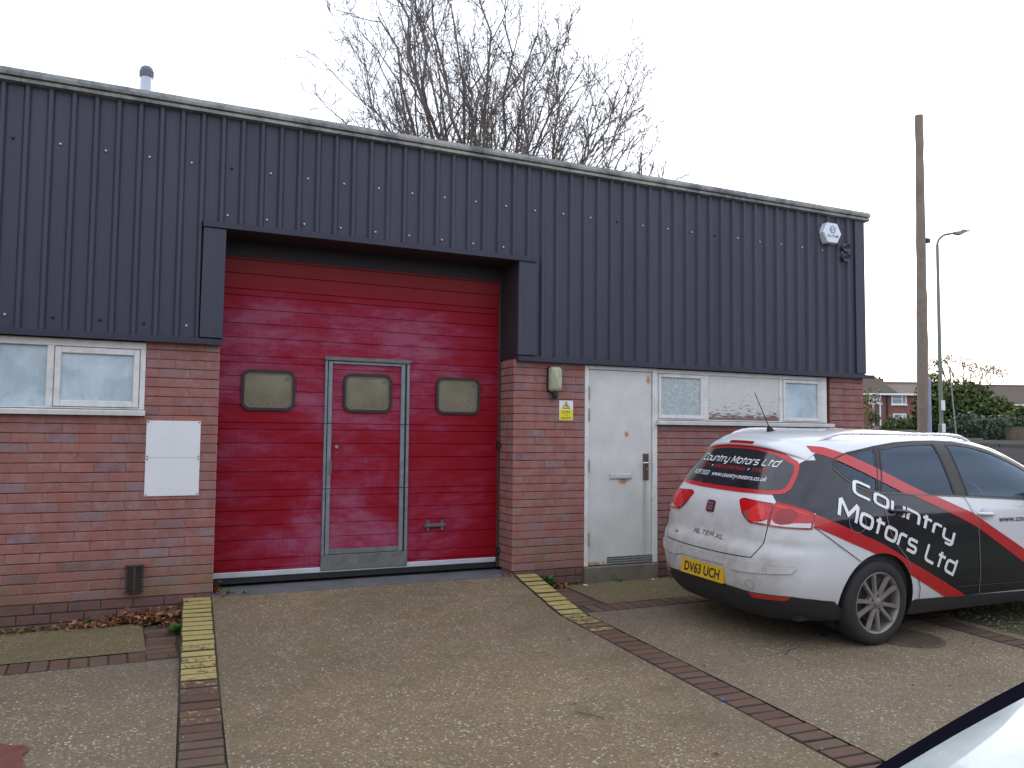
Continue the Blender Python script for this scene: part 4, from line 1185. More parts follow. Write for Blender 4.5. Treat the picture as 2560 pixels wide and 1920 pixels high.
def weed(x, y, z, n, h, lab, seed):
    r0 = random.Random(seed); b = MB(); vals = []
    for _ in range(n):
        a = r0.uniform(0, 6.28); ln = h * r0.uniform(0.5, 1.1); le = r0.uniform(0.3, 1.2)
        d = Vector((math.cos(a) * math.cos(le), math.sin(a) * math.cos(le), math.sin(le)))
        tip = d * ln; sd_ = d.cross(Vector((0, 0, 1))).normalized() * ln * 0.22
        st = tip * 0.45
        b.face([(0, 0, 0), st + sd_ * 0.1, st - sd_ * 0.1]); c0 = st
        b.face([c0, c0 + (tip - c0) * 0.4 + sd_, tip, c0 + (tip - c0) * 0.4 - sd_])
        r = r0.random(); vals += [r, r]
    me = b.mesh('weed', WEED, fix=False); rnd_attr(me, vals)
    o = mobj('weed', me, None, (x, y, z)); tag(o, lab, 'weed', 'weeds along the wall')
weed(0.47, -0.62, zg(-.6), 70, 0.085, 'green weed growing in the gap beside the yellow strip', 1)
weed(0.02, -0.12, zg(-.1), 40, 0.06, 'green weed at wall base beside the leaf heap', 2)
weed(-0.12, -0.18, zg(-.2), 46, 0.055, 'low green weed just left of the leaf heap, in front of wall', 3)
weed(-0.52, -0.22, zg(-.2), 34, 0.045, 'green weed at the wall base below the frosted window, middle one', 4)
weed(-0.68, -0.22, zg(-.2), 40, 0.05, 'green weed at the wall base by the left picture edge', 5)
weed(0.90, 0.01, -0.03, 16, 0.05, 'small green sprig at the left end of the red door threshold', 6)
weed(1.05, -0.01, -0.035, 12, 0.05, 'tiny green sprig on the red door threshold, second from the left', 7)
weed(3.84, -0.06, zg(0), 60, 0.12, 'leafy green weed at foot of the brick pier behind yellow strip', 8)
weed(5.30, -0.09, zg(-.05), 60, 0.07, 'green weed at the wall base just right of the door step', 9)
weed(4.15, -0.08, zg(-.05), 30, 0.05, 'small weed in front of the plinth left of the door step', 10)
weed(4.62, -0.09, zg(-.05), 24, 0.05, 'small weed growing at the foot of the concrete step', 12)
# litter and covers
def cover(name, poly, z, th, mat, lab, cat):
    b = MB(); b.prism(poly, z - 0.02, z + th, axis='Z'); o = b.build(name, mat); tag(o, lab, cat); return o
red = plain('rust_red_plate', (0.135, 0.045, 0.03), 0.7, var=0.35, scale=16, bump=0.3)
b = MB()
po = [(-0.9, -2.36), (-0.44, -2.395), (-0.37, -2.455), (-0.335, -2.455), (-0.31, -2.49), (-0.307, -2.54), (-0.325, -2.59), (-0.318, -2.66), (-0.312, -2.74), (-0.32, -2.80), (-0.335, -2.85), (-0.33, -2.90), (-0.40, -2.99), (-0.9, -3.02)]
b.prism([(x, y) for x, y in po], -0.012, 0.008, axis='Z')
b.v = [(x, y, z + zg(y)) for x, y, z in b.v]
tag(b.build('drain_cover', red), 'rust red metal cover set in concrete at lower left edge', 'drain cover')
b = MB(); cx, cy, r0 = 5.62, -2.62, 0.27
b.lathe([(0.0001, 0.006), (r0, 0.006), (r0 + 0.005, 0.0), (r0 + 0.005, -0.02)], 'Z', sides=32)
for k in range(-4, 5):
    xx = k * 0.055; ln = math.sqrt(max(0.0, r0 * r0 - xx * xx)) * 0.9
    b.box((xx - 0.014, -ln, 0.0062), (xx + 0.014, ln, 0.011), 1)
tag(b.build('manhole_cover', [plain('rusty_iron', (0.095, 0.068, 0.048), 0.95, var=0.5, scale=20, bump=0.4), plain('dark_iron', (0.085, 0.058, 0.042), 0.95, var=0.4, scale=30)], None, (cx, cy, zg(cy) + 0.003), (0.037, 0, 0.5)), 'round rusty manhole cover beside the rear wheel', 'manhole cover')
b = MB(); b.tube([(2.42, -3.05, zg(-3.05) + 0.006), (2.47, -3.12, zg(-3.1) + 0.007), (2.52, -3.2, zg(-3.2) + 0.006)], 0.004, 5)
tag(b.build('twig', TWIG), 'thin dark twig lying on the ramp concrete', 'twig')
b = MB(); pts = [(4.38, -2.62), (4.46, -2.55), (4.56, -2.53), (4.66, -2.46), (4.78, -2.44)]
b.tube([(x, y, zg(y) + 0.008) for x, y in pts], [0.004, 0.011, 0.008, 0.012, 0.003], 6)
tag(b.build('dead_branch', TWIG), 'dark dead branch lying on concrete under the car bumper', 'branch')
b = MB(); b.prism([(0, 0), (0.06, 0.01), (0.075, 0.03), (0.02, 0.035), (-0.01, 0.02)], 0, 0.008, axis='Z'); tag(b.build('litter', SWHT, None, (4.19, -0.16, zg(-.16) + 0.004), (0.1, 0.2, 0.3)), 'scrap of white litter on ground left of the door step', 'litter')
b = MB(); b.prism([(0, 0), (0.05, 0.0), (0.055, 0.02), (0.01, 0.025)], 0, 0.006, axis='Z'); tag(b.build('litter', SWHT, None, (5.0, -0.14, zg(-.14) + 0.004), (0.1, 0.1, 0.8)), 'scrap of white litter in front of the concrete step', 'litter')
b = MB(); b.prism([(0, 0), (0.03, 0.01), (0.026, 0.025), (0.0, 0.018)], 0, 0.008, axis='Z'); tag(b.build('litter', plain('blue_scrap', (0.05, 0.15, 0.5), 0.4), None, (3.33, -3.22, zg(-3.22) + 0.004), (0, 0, 0.3)), 'tiny blue scrap of litter beside the brown brick strip', 'litter')

# ------------------------------------------------------------------ the car
fW = mono([(.15,.80),(.25,.84),(.4,.868),(.55,.882),(.7,.884),(.85,.88),(.95,.868),(1.0,.857),(1.1,.826),(1.2,.785),(1.3,.742),(1.4,.693),(1.46,.655),(1.5,.615),(1.54,.53),(1.565,.42),(1.58,.3),(1.588,.15),(1.59,.02)])
fRr = mono([(.15,.25),(.22,.14),(.3,.07),(.38,.03),(.46,.008),(.55,.0),(.64,.0),(.69,.01),(.73,.04),(.76,.06),(.85,.075),(.95,.093),(1.02,.117),(1.08,.15),(1.2,.225),(1.3,.295),(1.4,.37),(1.46,.42),(1.5,.46),(1.54,.55),(1.565,.68),(1.58,.85),(1.588,1.1),(1.59,1.3)])
fFr = mono([(.15,4.3),(.3,4.42),(.5,4.465),(.65,4.43),(.78,4.32),(.88,4.17),(.95,4.03),(1.0,3.92),(1.05,3.8),(1.2,3.48),(1.35,3.14),(1.45,2.88),(1.5,2.68),(1.54,2.45),(1.565,2.2),(1.58,1.95),(1.588,1.7),(1.59,1.5)])
fN = mono([(.15,4.),(.5,4.2),(.7,4.2),(.8,4.6),(1.0,4.4),(1.1,4.2),(1.3,3.9),(1.5,3.5),(1.59,3.)])
fLr = mono([(.15,1.4),(1.0,1.4),(1.2,1.2),(1.5,.95),(1.565,.7),(1.588,.3),(1.59,.1)])
fLf = mono([(.15,1.2),(1.0,1.2),(1.2,1.05),(1.5,.8),(1.565,.5),(1.588,.3),(1.59,.1)])
NF = 3.0
def side_y(x, z):
    w_, r, f, n, lr, lf = fW(z), fRr(z), fFr(z), fN(z), fLr(z), fLf(z)
    if x < r + lr:
        t = min(1.0, max(0.0, (r + lr - x) / lr)); return w_ * (max(0.0, 1 - t ** n)) ** (1 / n)
    if x > f - lf:
        t = min(1.0, (x - f + lf) / lf); return w_ * (max(0.0, 1 - t ** NF)) ** (1 / NF)
    return w_
def rear_x(y, z):
    w_, r, n, lr = fW(z), fRr(z), fN(z), fLr(z)
    t = min(1.0, abs(y) / w_); return r + lr - lr * (max(0.0, 1 - t ** n)) ** (1 / n)
def front_x(y, z):
    w_, f, lf = fW(z), fFr(z), fLf(z)
    t = min(1.0, abs(y) / w_); return f - lf + lf * (max(0.0, 1 - t ** NF)) ** (1 / NF)
def roof_z(x, y):
    lo, hi = 1.2, 1.59
    for _ in range(30):
        k = (lo + hi) / 2
        ins = fRr(k) < x < fFr(k) and abs(y) < side_y(x, k)
        if ins: lo = k
        else: hi = k
    return lo
S_ = -1   # the side that faces the camera
mside = lambda x, z: Vector((x, S_ * side_y(x, z), z))
mside2 = lambda x, z: Vector((x, side_y(x, z), z))
mrear = lambda y, z: Vector((rear_x(y, z), y, z))
mfront = lambda y, z: Vector((front_x(y, z), y, z))
CENT = Vector((2.0, 0, 0.8))
def surf(mapf, u, v, off):
    p = mapf(u, v); e = 0.004
    d1 = mapf(u + e, v) - mapf(u - e, v); d2 = mapf(u, v + e) - mapf(u, v - e)
    n = d1.cross(d2)
    if n.length < 1e-12: return p
    n.normalize()
    out = Vector((p.x - CENT.x if (mapf is mrear or mapf is mfront) else 0, p.y, 0.3 * (p.z - CENT.z)))
    if n.dot(out) < 0: n = -n
    return p + n * off
def in_poly(p, poly):
    x, y = p; c = False; n = len(poly)
    for i in range(n):
        x1, y1 = poly[i]; x2, y2 = poly[(i + 1) % n]
        if (y1 > y) != (y2 > y) and x < (x2 - x1) * (y - y1) / (y2 - y1) + x1: c = not c
    return c
def poly_bm(poly, step, holes=()):
    bm = bmesh.new()
    tri = tessellate_polygon([[Vector((p[0], p[1], 0)) for p in poly]])
    vv = [bm.verts.new((p[0], p[1], 0)) for p in poly]
    for t in tri:
        try: bm.faces.new([vv[i] for i in t])
        except ValueError: pass
    x0, x1 = min(p[0] for p in poly), max(p[0] for p in poly); y0, y1 = min(p[1] for p in poly), max(p[1] for p in poly)
    k = x0 + step
    while k < x1:
        bmesh.ops.bisect_plane(bm, geom=bm.verts[:] + bm.edges[:] + bm.faces[:], plane_co=(k, 0, 0), plane_no=(1, 0, 0)); k += step
    k = y0 + step
    while k < y1:
        bmesh.ops.bisect_plane(bm, geom=bm.verts[:] + bm.edges[:] + bm.faces[:], plane_co=(0, k, 0), plane_no=(0, 1, 0)); k += step
    for h in holes:
        n = len(h)
        for i in range(n):
            a, b = h[i], h[(i + 1) % n]
            bmesh.ops.bisect_plane(bm, geom=bm.verts[:] + bm.edges[:] + bm.faces[:], plane_co=(a[0], a[1], 0), plane_no=(b[1] - a[1], a[0] - b[0], 0))
        dead = [f for f in bm.faces if in_poly(f.calc_center_median()[:2], h)]
        bmesh.ops.delete(bm, geom=dead, context='FACES')
    return bm
def patch(name, poly, mapf, off, mat, parent, step=0.04, holes=(), skirt=0.0, smooth=True):
    bm = poly_bm(poly, step, holes)
    if skirt:
        be = [e for e in bm.edges if e.is_boundary]
        r = bmesh.ops.extrude_edge_only(bm, edges=be)
        ex = {v for v in r['geom'] if isinstance(v, bmesh.types.BMVert)}
    else: ex = set()
    for v in bm.verts:
        q = surf(mapf, v.co.x, v.co.y, off - skirt if v in ex else off); v.co = q
    bmesh.ops.recalc_face_normals(bm, faces=bm.faces)
    me = bpy.data.meshes.new(name); bm.to_mesh(me); bm.free()
    # make sure the visible side faces out
    s = sum((Vector(p.normal).dot(Vector(p.center) - Vector((p.center[0] if mapf in (mside, mside2) else CENT.x, 0, CENT.z)))) * p.area for p in me.polygons)
    if s < 0: me.flip_normals()
    me.materials.append(mat)
    if smooth:
        me.polygons.foreach_set('use_smooth', [True] * len(me.polygons))
        try: me.set_sharp_from_angle(angle=R_(45))
        except Exception: pass
    return mobj(name, me, parent)
def seam(name, pts, mapf, wd, off, mat, parent, closed=False):
    q = []
    src = list(pts) + ([pts[0]] if closed else [])
    for a, b in zip(src, src[1:]):
        n = max(1, int(math.hypot(b[0]-a[0], b[1]-a[1]) / 0.03))
        q += [(a[0] + (b[0]-a[0]) * k / n, a[1] + (b[1]-a[1]) * k / n) for k in range(n)]
    q.append(src[-1])
    b = MB(); pv = [surf(mapf, u, v, off) for u, v in q]; n0 = 0
    for i, p in enumerate(pv):
        d = (pv[min(i+1, len(pv)-1)] - pv[max(0, i-1)]).normalized()
        nn = (surf(mapf, *q[i], off + 0.01) - p).normalized(); sd_ = d.cross(nn).normalized() * wd / 2
        b.v += [tuple(p + sd_), tuple(p - sd_)]
        if i: b.f.append((2*i-2, 2*i-1, 2*i+1, 2*i)); b.m.append(0)
    return b.build(name, mat, parent, fix=False)
def map_text(name, tris, place, mapf, off, mat, parent):
    vs_, fs = tris
    b = MB(); b.v = [tuple(surf(mapf, *place(u, v), off)) for u, v in vs_]; b.f = list(fs); b.m = [0] * len(fs)
    return b.build(name, mat, parent, fix=False)

# paints
def mat_carwhite():
    m = M('car_white'); v = m.n('ShaderNodeTexCoord').outputs['Object']
    x, y, z = m.xyz(v)
    n = m.noise(v, 7, 6, 0.7); f = m.noise(v, 70, 3, 0.7)
    rear = m.math('MULTIPLY', m.map(x, 0.35, 0.1), m.map(z, 1.08, 0.75, 0.35, 1.0))
    low = m.math('MULTIPLY', m.map(z, 0.62, 0.3), 0.55)
    k = m.math('MULTIPLY', m.math('MAXIMUM', rear, low), m.map(n, 0.3, 0.62, 0.45, 1.0))
    c = m.mix(m.math('MULTIPLY', k, 0.75), (0.66, 0.67, 0.69), (0.33, 0.305, 0.27))
    c = m.mix(m.math('MULTIPLY', m.map(f, 0.6, 0.75), m.math('MULTIPLY', k, 0.4)), c, (0.3, 0.27, 0.23))
    m.set(c, m.math('MULTIPLY_ADD', k, 0.35, 0.22), 0, 0.5)
    m.b.inputs['Coat Weight'].default_value = 0.6; m.b.inputs['Coat Roughness'].default_value = 0.06
    return m.mat
CWHITE = mat_carwhite()
def gloss(name, c, rough=0.25, coat=0.6):
    m = M(name); n = m.noise(m.n('ShaderNodeTexCoord').outputs['Object'], 9, 5, 0.7)
    m.set(m.mix(m.map(n, 0.45, 0.75, 0, 0.14), c, tuple(x * 0.8 + 0.02 for x in c)), m.map(n, 0.3, 0.7, rough - 0.04, rough + 0.06), 0, 0.5)
    m.b.inputs['Coat Weight'].default_value = coat; m.b.inputs['Coat Roughness'].default_value = 0.06
    return m.mat
CBLACK = gloss('vinyl_black', (0.010, 0.011, 0.016), 0.12, 0.25); CRED = gloss('vinyl_red', (0.46, 0.012, 0.018), 0.3, 0.4); CLETW = gloss('vinyl_white', (0.78, 0.78, 0.80), 0.35, 0.3)
CRED2 = gloss('vinyl_dull_red', (0.36, 0.016, 0.022), 0.35, 0.2)
REARGLASS = gloss('rear_glass_film', (0.016, 0.016, 0.02), 0.14)
PLASTIC = plain('grey_black_plastic', (0.022, 0.022, 0.024), 0.6, var=0.35, scale=10)
SEAM = plain('shut_line', (0.01, 0.01, 0.011), 0.7)
SEAML = plain('shut_line_pale', (0.20, 0.19, 0.17), 0.6)
LAMP = gloss('lamp_red', (0.50, 0.010, 0.014), 0.12, 0.2); LAMPD = gloss('lamp_dark_red', (0.30, 0.006, 0.010), 0.12, 0.2); LAMPB = gloss('lamp_bright_red', (0.68, 0.035, 0.03), 0.12, 0.2); LAMPC = gloss('lamp_clear', (0.55, 0.55, 0.56), 0.08, 1.0); LAMPS = gloss('lamp_smoke', (0.16, 0.11, 0.11), 0.08, 1.0)
TYRE = plain('tyre_rubber', (0.022, 0.02, 0.021), 0.8, var=0.3, scale=20)
ALLOY = plain('brake_dust_alloy', (0.24, 0.215, 0.20), 0.5, 0.4, var=0.18, scale=16)
def mat_carglass():
    m = M('tinted_glass_sky_gloss'); nt_ = m.nt
    tr = m.n('ShaderNodeBsdfTransparent'); tr.inputs[0].default_value = (0.55, 0.62, 0.64, 1)
    gl = m.n('ShaderNodeBsdfGlossy'); gl.inputs['Roughness'].default_value = 0.02; gl.inputs[0].default_value = (0.62, 0.78, 1.0, 1)  # blue of a reflected sky put into the gloss colour
    fr_ = m.n('ShaderNodeFresnel'); fr_.inputs['IOR'].default_value = 1.7
    mx_ = m.n('ShaderNodeMixShader'); m.l(fr_.outputs[0], mx_.inputs[0]); m.l(tr.outputs[0], mx_.inputs[1]); m.l(gl.outputs[0], mx_.inputs[2])
    m.l(mx_.outputs[0], m.out.inputs['Surface'])
    return m.mat
CGLASS = mat_carglass()
INTER = plain('interior_grey', (0.035, 0.036, 0.04), 0.8); INTERL = plain('interior_light', (0.30, 0.30, 0.29), 0.8)

DLO = [(.655,1.309),(.714,1.238),(.797,1.181),(.897,1.146),(1.033,1.131),(1.366,1.11),(1.847,1.088),(2.673,1.042),(3.18,1.03),(3.16,1.10),(2.97,1.265),(2.75,1.355),(2.52,1.432),(2.29,1.483),(2.1,1.505),(1.893,1.512),(1.636,1.508),(1.383,1.496),(1.133,1.468),(.832,1.419),(.672,1.362)]
GQ = [(.69,1.313),(.73,1.256),(.805,1.2),(.90,1.162),(.985,1.152),(1.105,1.452),(.964,1.428),(.84,1.403),(.71,1.357)]
GR = [(1.043,1.146),(1.366,1.124),(1.826,1.104),(1.81,1.486),(1.636,1.484),(1.42,1.472),(1.18,1.446)]
GF = [(1.995,1.094),(2.673,1.06),(3.08,1.045),(2.93,1.245),(2.72,1.335),(2.5,1.41),(2.28,1.46),(2.1,1.481),(1.975,1.482)]
ARCH = 0.372; AX_R, AX_F, AZ = 0.955, 3.535, 0.318
def arch_poly(cx):
    return [(cx + ARCH * math.cos(R_(a)), AZ + ARCH * math.sin(R_(a))) for a in range(-30, 211, 10)]

def body_mesh():
    zl = lin(0.2, 1.02, 44) + lin(1.036, 1.5, 32) + [1.508, 1.516, 1.524, 1.532, 1.54, 1.547, 1.554, 1.56, 1.566, 1.571, 1.576, 1.58, 1.584, 1.587, 1.589]
    KR, KS, KF = 46, 54, 30
    b = MB(); ring_n = None
    for z in zl:
        w_, r, f, n, lr, lf = fW(z), fRr(z), fFr(z), fN(z), fLr(z), fLf(z)
        q = [(r + lr - lr * math.cos(t) ** (2 / n) if t < math.pi / 2 - 1e-9 else r + lr, w_ * math.sin(t) ** (2 / n)) for t in lin(0, math.pi / 2, 240)]
        def resample(pts, k):
            L = [0]
            for a, c in zip(pts, pts[1:]): L.append(L[-1] + math.hypot(c[0]-a[0], c[1]-a[1]))
            out = []; j = 0
            for i in range(k):
                d = L[-1] * i / k
                while L[j+1] < d: j += 1
                t = (d - L[j]) / ((L[j+1] - L[j]) or 1); out.append((pts[j][0] + (pts[j+1][0]-pts[j][0]) * t, pts[j][1] + (pts[j+1][1]-pts[j][1]) * t))
            return out
        half = resample(q, KR)
        xa, xb = r + lr, f - lf
        half += [(xa + (xb - xa) * i / KS, w_) for i in range(KS)]
        qf = [(f - lf + lf * math.cos(math.pi/2 - t) ** (2 / NF) if False else f - lf + lf * math.sin(t) ** (2 / NF), w_ * math.cos(t) ** (2 / NF) if t < math.pi/2 - 1e-9 else 0.0) for t in lin(0, math.pi / 2, 200)]
        half += resample(qf, KF) + [(f, 0.0)]
        loop = [(x, -y) for x, y in half] + [(x, y) for x, y in half[-2:0:-1]]
        ring_n = len(loop)
        b.v += [(x, y, z) for x, y in loop]
    for i in range(len(zl) - 1):
        for k in range(ring_n):
            k2 = (k + 1) % ring_n
            b.f.append((i*ring_n+k, i*ring_n+k2, (i+1)*ring_n+k2, (i+1)*ring_n+k))
    e = (len(zl) - 1) * ring_n
    b.f.append(tuple(e + k for k in range(ring_n)))
    me = bpy.data.meshes.new('body'); me.from_pydata(b.v, [], b.f)
    bm = bmesh.new(); bm.from_mesh(me)
    bmesh.ops.recalc_face_normals(bm, faces=bm.faces)
    def cut(poly, sgn):
        x0, x1 = min(p[0] for p in poly) - .02, max(p[0] for p in poly) + .02; z0, z1 = min(p[1] for p in poly) - .02, max(p[1] for p in poly) + .02
        n = len(poly)
        for i in range(n):
            a, c = poly[i], poly[(i + 1) % n]
            mxx, mnx = max(a[0], c[0]) + .06, min(a[0], c[0]) - .06; mxz, mnz = max(a[1], c[1]) + .06, min(a[1], c[1]) - .06
            fs = [f for f in bm.faces if len(f.verts) < 12 and (lambda q: q.y * sgn > 0.2 and mnx < q.x < mxx and mnz < q.z < mxz)(f.calc_center_median())]
            es = list({e for f in fs for e in f.edges}); vv = list({v for f in fs for v in f.verts})
            if fs: bmesh.ops.bisect_plane(bm, geom=vv + es + fs, plane_co=(a[0], 0, a[1]), plane_no=(c[1]-a[1], 0, a[0]-c[0]), dist=1e-5)
        dead = [f for f in bm.faces if (lambda q: q.y * sgn > 0.2 and in_poly((q.x, q.z), poly))(f.calc_center_median())]
        bmesh.ops.delete(bm, geom=dead, context='FACES')
    for sgn in (-1, 1):
        for p in (GQ, GR, GF): cut(p, sgn)
        for cx in (AX_R, AX_F): cut([(cx + ARCH * math.cos(R_(a)), AZ + ARCH * math.sin(R_(a))) for a in range(0, 360, 8)], sgn)
    bm.to_mesh(me); bm.free()
    me.polygons.foreach_set('use_smooth', [True] * len(me.polygons))
    return me
BODY = body_mesh()

# wheel meshes, outer face towards -Y
def wheel_meshes():
    t = MB(); t.lathe([(0.224, 0.004), (0.231, -0.010), (0.242, -0.014), (0.265, -0.016), (0.29, -0.012), (0.306, 0.0), (0.314, 0.014), (0.317, 0.03), (0.317, 0.16), (0.306, 0.19), (0.22, 0.2)], 'Y', sides=56)
    for k in range(3):
        pass
    ty = t.mesh('tyre', TYRE, smooth=True)
    r = MB(); r.lathe([(0.219, 0.012), (0.2205, -0.006), (0.214, -0.010), (0.206, -0.004), (0.2, 0.006), (0.196, 0.03), (0.192, 0.10), (0.19, 0.17)], 'Y', sides=56)
    for k in range(10):
        a = 2 * math.pi * k / 10 + (0.045 if k % 2 else -0.045) + 0.16
        ca, sa = math.cos(a), math.sin(a)
        prof = [(0.052, 0.017, 0.004), (0.12, 0.012, 0.0), (0.208, 0.0155, -0.006)]
        n0 = len(r.v)
        for rad, hw, yy in prof:
            for s, dy in ((-1.25, 0.022), (-0.8, 0.0), (0.8, 0.0), (1.25, 0.022)):
                tx, tz = rad * ca - s * hw * sa, rad * sa + s * hw * ca
                r.v.append((tx, yy + dy, tz))
        for i in range(2):
            for j in range(3):
                r.f.append((n0 + 4*i + j, n0 + 4*i + j + 1, n0 + 4*i + j + 5, n0 + 4*i + j + 4)); r.m.append(0)
    r.lathe([(0.0001, -0.008), (0.026, -0.007), (0.03, -0.004), (0.032, 0.004), (0.045, 0.004), (0.066, 0.006), (0.072, 0.016), (0.074, 0.05)], 'Y', sides=30)
    r.v = [(x * 1.05, y, z * 1.05) for x, y, z in r.v]
    ri = r.mesh('rim', ALLOY, smooth=35)
    h = MB(); h.lathe([(0.0001, 0.0), (0.009, 0.0005), (0.0105, 0.004)], 'Y', (0, 0.0025, 0), 10)
    bo = h.mesh('wheel_bolt', plain('bolt_dark', (0.05, 0.042, 0.04), 0.6, 0.4), smooth=True)
    d = MB(); d.lathe([(0.07, 0.06), (0.145, 0.06), (0.145, 0.075), (0.07, 0.075)], 'Y', sides=30)
    di = d.mesh('brake_disc', plain('brake_disc', (0.13, 0.11, 0.10), 0.5, 0.7, var=0.3, scale=30))
    e = MB(); e.lathe([(0.0001, 0.10), (0.2, 0.10)], 'Y', sides=24)
    dk = e.mesh('backing', BLACK)
    return ty, ri, bo, di, dk
WM = wheel_meshes()
def add_wheels(car):
    for cx in (AX_R, AX_F):
        for sg_ in (-1, 1):
            wh = bpy.data.objects.new('wheel', None); wh.empty_display_size = 0.1; link(wh, car)
            wh.location = (cx, sg_ * 0.856, AZ - 0.002); wh.rotation_euler = (0, 0.35 * cx, 0 if sg_ < 0 else math.pi)
            for nm, me in zip(('tyre', 'rim', 'wheel_bolt', 'brake_disc', 'backing'), WM):
                if nm != 'wheel_bolt': mobj(nm, me, wh)
                else:
                    for k in range(5): a = 2 * math.pi * k / 5 + 0.5; mobj(nm, me, wh, (0.052 * math.cos(a), 0, 0.052 * math.sin(a)))
def add_liners(car):
    for cx in (AX_R, AX_F):
        for sg_ in (-1, 1):
            b = MB()
            for a in range(-30, 210, 10):
                p = [(cx + (ARCH + 0.004) * math.cos(R_(t)), AZ + (ARCH + 0.004) * math.sin(R_(t))) for t in (a, a + 10)]
                b.face([(p[0][0], sg_ * (side_y(min(max(p[0][0], .3), 4.1), max(.2, p[0][1])) - 0.004), p[0][1]), (p[1][0], sg_ * (side_y(min(max(p[1][0], .3), 4.1), max(.2, p[1][1])) - 0.004), p[1][1]), (p[1][0], sg_ * 0.5, p[1][1]), (p[0][0], sg_ * 0.5, p[0][1])])
            b.face([(cx + ARCH * math.cos(R_(a)), sg_ * 0.5, AZ + ARCH * math.sin(R_(a))) for a in range(0, 360, 20)])
            b.build('wheel_arch_liner', BLACK, car)

CAR = empty('parked_car', (4.255, -1.84, -0.214)); CAR.rotation_euler = (math.atan(0.037), 0, 0)
tag(CAR, 'white estate car with black and red garage livery parked before the white door', 'car')
bo = mobj('body', BODY, CAR); BODY.materials.append(CWHITE)
add_wheels(CAR); add_liners(CAR)
# underside
b = MB(); b.box((0.3, -0.72, 0.2), (4.2, 0.72, 0.24)); b.box((0.25, -0.5, 0.17), (0.9, 0.5, 0.3)); b.build('underbody', BLACK, CAR)
# interior lining, floor, seats
b = MB()
for sg_ in (-1, 1):
    b.grid(lambda x, z: (x, sg_ * (side_y(x, z) - 0.05), z), lin(0.6, 3.6, 30), lin(0.3, 1.045, 6))
b.grid(lambda x, y: (x, y * (side_y(x, 1.5) - 0.06), 1.512 + 0.028 * (1 - y * y)), lin(0.62, 2.35, 14), lin(-1, 1, 8), 1)
b.grid(lambda x, y: (x, y, 0.42), lin(0.5, 3.6, 3), lin(-0.8, 0.8, 3))
b.build('interior_trim', [INTER, INTERL], CAR)
def seat(x, y, wd, nm='seat', hr=True):
    b = MB()
    b.prism([(x, 0.45), (x + 0.5, 0.5), (x + 0.52, 0.6), (x + 0.1, 0.6), (x - 0.1, 1.1), (x - 0.14, 1.16), (x - 0.22, 1.15), (x - 0.24, 1.08), (x - 0.08, 0.5)], y - wd, y + wd)
    b.build(nm, INTER, CAR)
    if hr:
        b = MB(); b.prism(rrect(x - 0.245, x - 0.14, 1.19, 1.36, 0.04, 4), y - 0.13, y + 0.13); b.tube([(x - 0.19, y - 0.05, 1.1), (x - 0.19, y - 0.05, 1.22)], 0.007, 6); b.tube([(x - 0.19, y + 0.05, 1.1), (x - 0.19, y + 0.05, 1.22)], 0.007, 6); b.build('headrest', INTER, CAR)
seat(2.12, -0.37, 0.26); seat(2.12, 0.37, 0.26); seat(1.22, -0.36, 0.3); seat(1.22, 0.36, 0.3)
b = MB(); b.prism([(2.75, 0.6), (2.7, 0.95), (2.78, 1.02), (3.05, 1.06), (3.6, 1.03), (3.7, 0.6)], -0.72, 0.72); b.build('dashboard', INTERL, CAR)
b = MB()
sw = [(0.185 * math.cos(t), 0.185 * math.sin(t)) for t in lin(0, 2 * math.pi, 33)]
b.tube([(0, p, q) for p, q in sw], 0.014, 8, cap=False)
for a in (200, 340, 270): b.tube([(0.02, 0, 0), (0, 0.18 * math.cos(R_(a)), 0.18 * math.sin(R_(a)))], 0.012, 6)
b.lathe([(0.0001, -0.02), (0.06, -0.01), (0.065, 0.03)], 'X', sides=14)
b.build('steering_wheel', plain('wheel_grey', (0.22, 0.22, 0.22), 0.5), CAR, (2.6, -0.37, 1.0), (0, R_(-25), 0), smooth=True)
b = MB(); b.box((2.28, -0.55, 1.40), (2.45, -0.22, 1.425)); b.build('sun_visor', INTER, CAR, (0, 0, 0.02))

# side glazing (both sides), frames, belt trim
for mp_, sgn in ((mside, -1), (mside2, 1)):
    patch('window_frame', DLO, mp_, 0.003, PLASTIC if False else gloss('frame_black', (0.022, 0.019, 0.019), 0.5, 0.0), CAR, 0.05, (GQ, GR, GF))
    for gp in (GQ, GR, GF): patch('side_window', gp, mp_, -0.002, CGLASS, CAR, 0.05)
    seam('belt_trim', DLO[0:9], mp_, 0.010, 0.006, plain('trim_strip', (0.12, 0.11, 0.10), 0.4, 0.3), CAR)
    seam('glass_seal', [(1.031, 1.135), (1.173, 1.461)], mp_, 0.012, 0.006, RUBBER, CAR); seam('glass_seal', [(.992, 1.14), (1.129, 1.462)], mp_, 0.008, 0.006, RUBBER, CAR)
    seam('glass_seal', [(1.838, 1.095), (1.822, 1.495)], mp_, 0.012, 0.006, RUBBER, CAR); seam('glass_seal', [(1.98, 1.085), (1.964, 1.495)], mp_, 0.012, 0.006, RUBBER, CAR)
    seam('roof_seal', [(.70, 1.378), (.832, 1.422), (1.133, 1.470), (1.383, 1.498), (1.636, 1.510), (1.893, 1.514), (2.1, 1.507), (2.29, 1.485), (2.52, 1.434), (2.75, 1.357), (2.97, 1.267)], mp_, 0.012, 0.005, RUBBER, CAR)

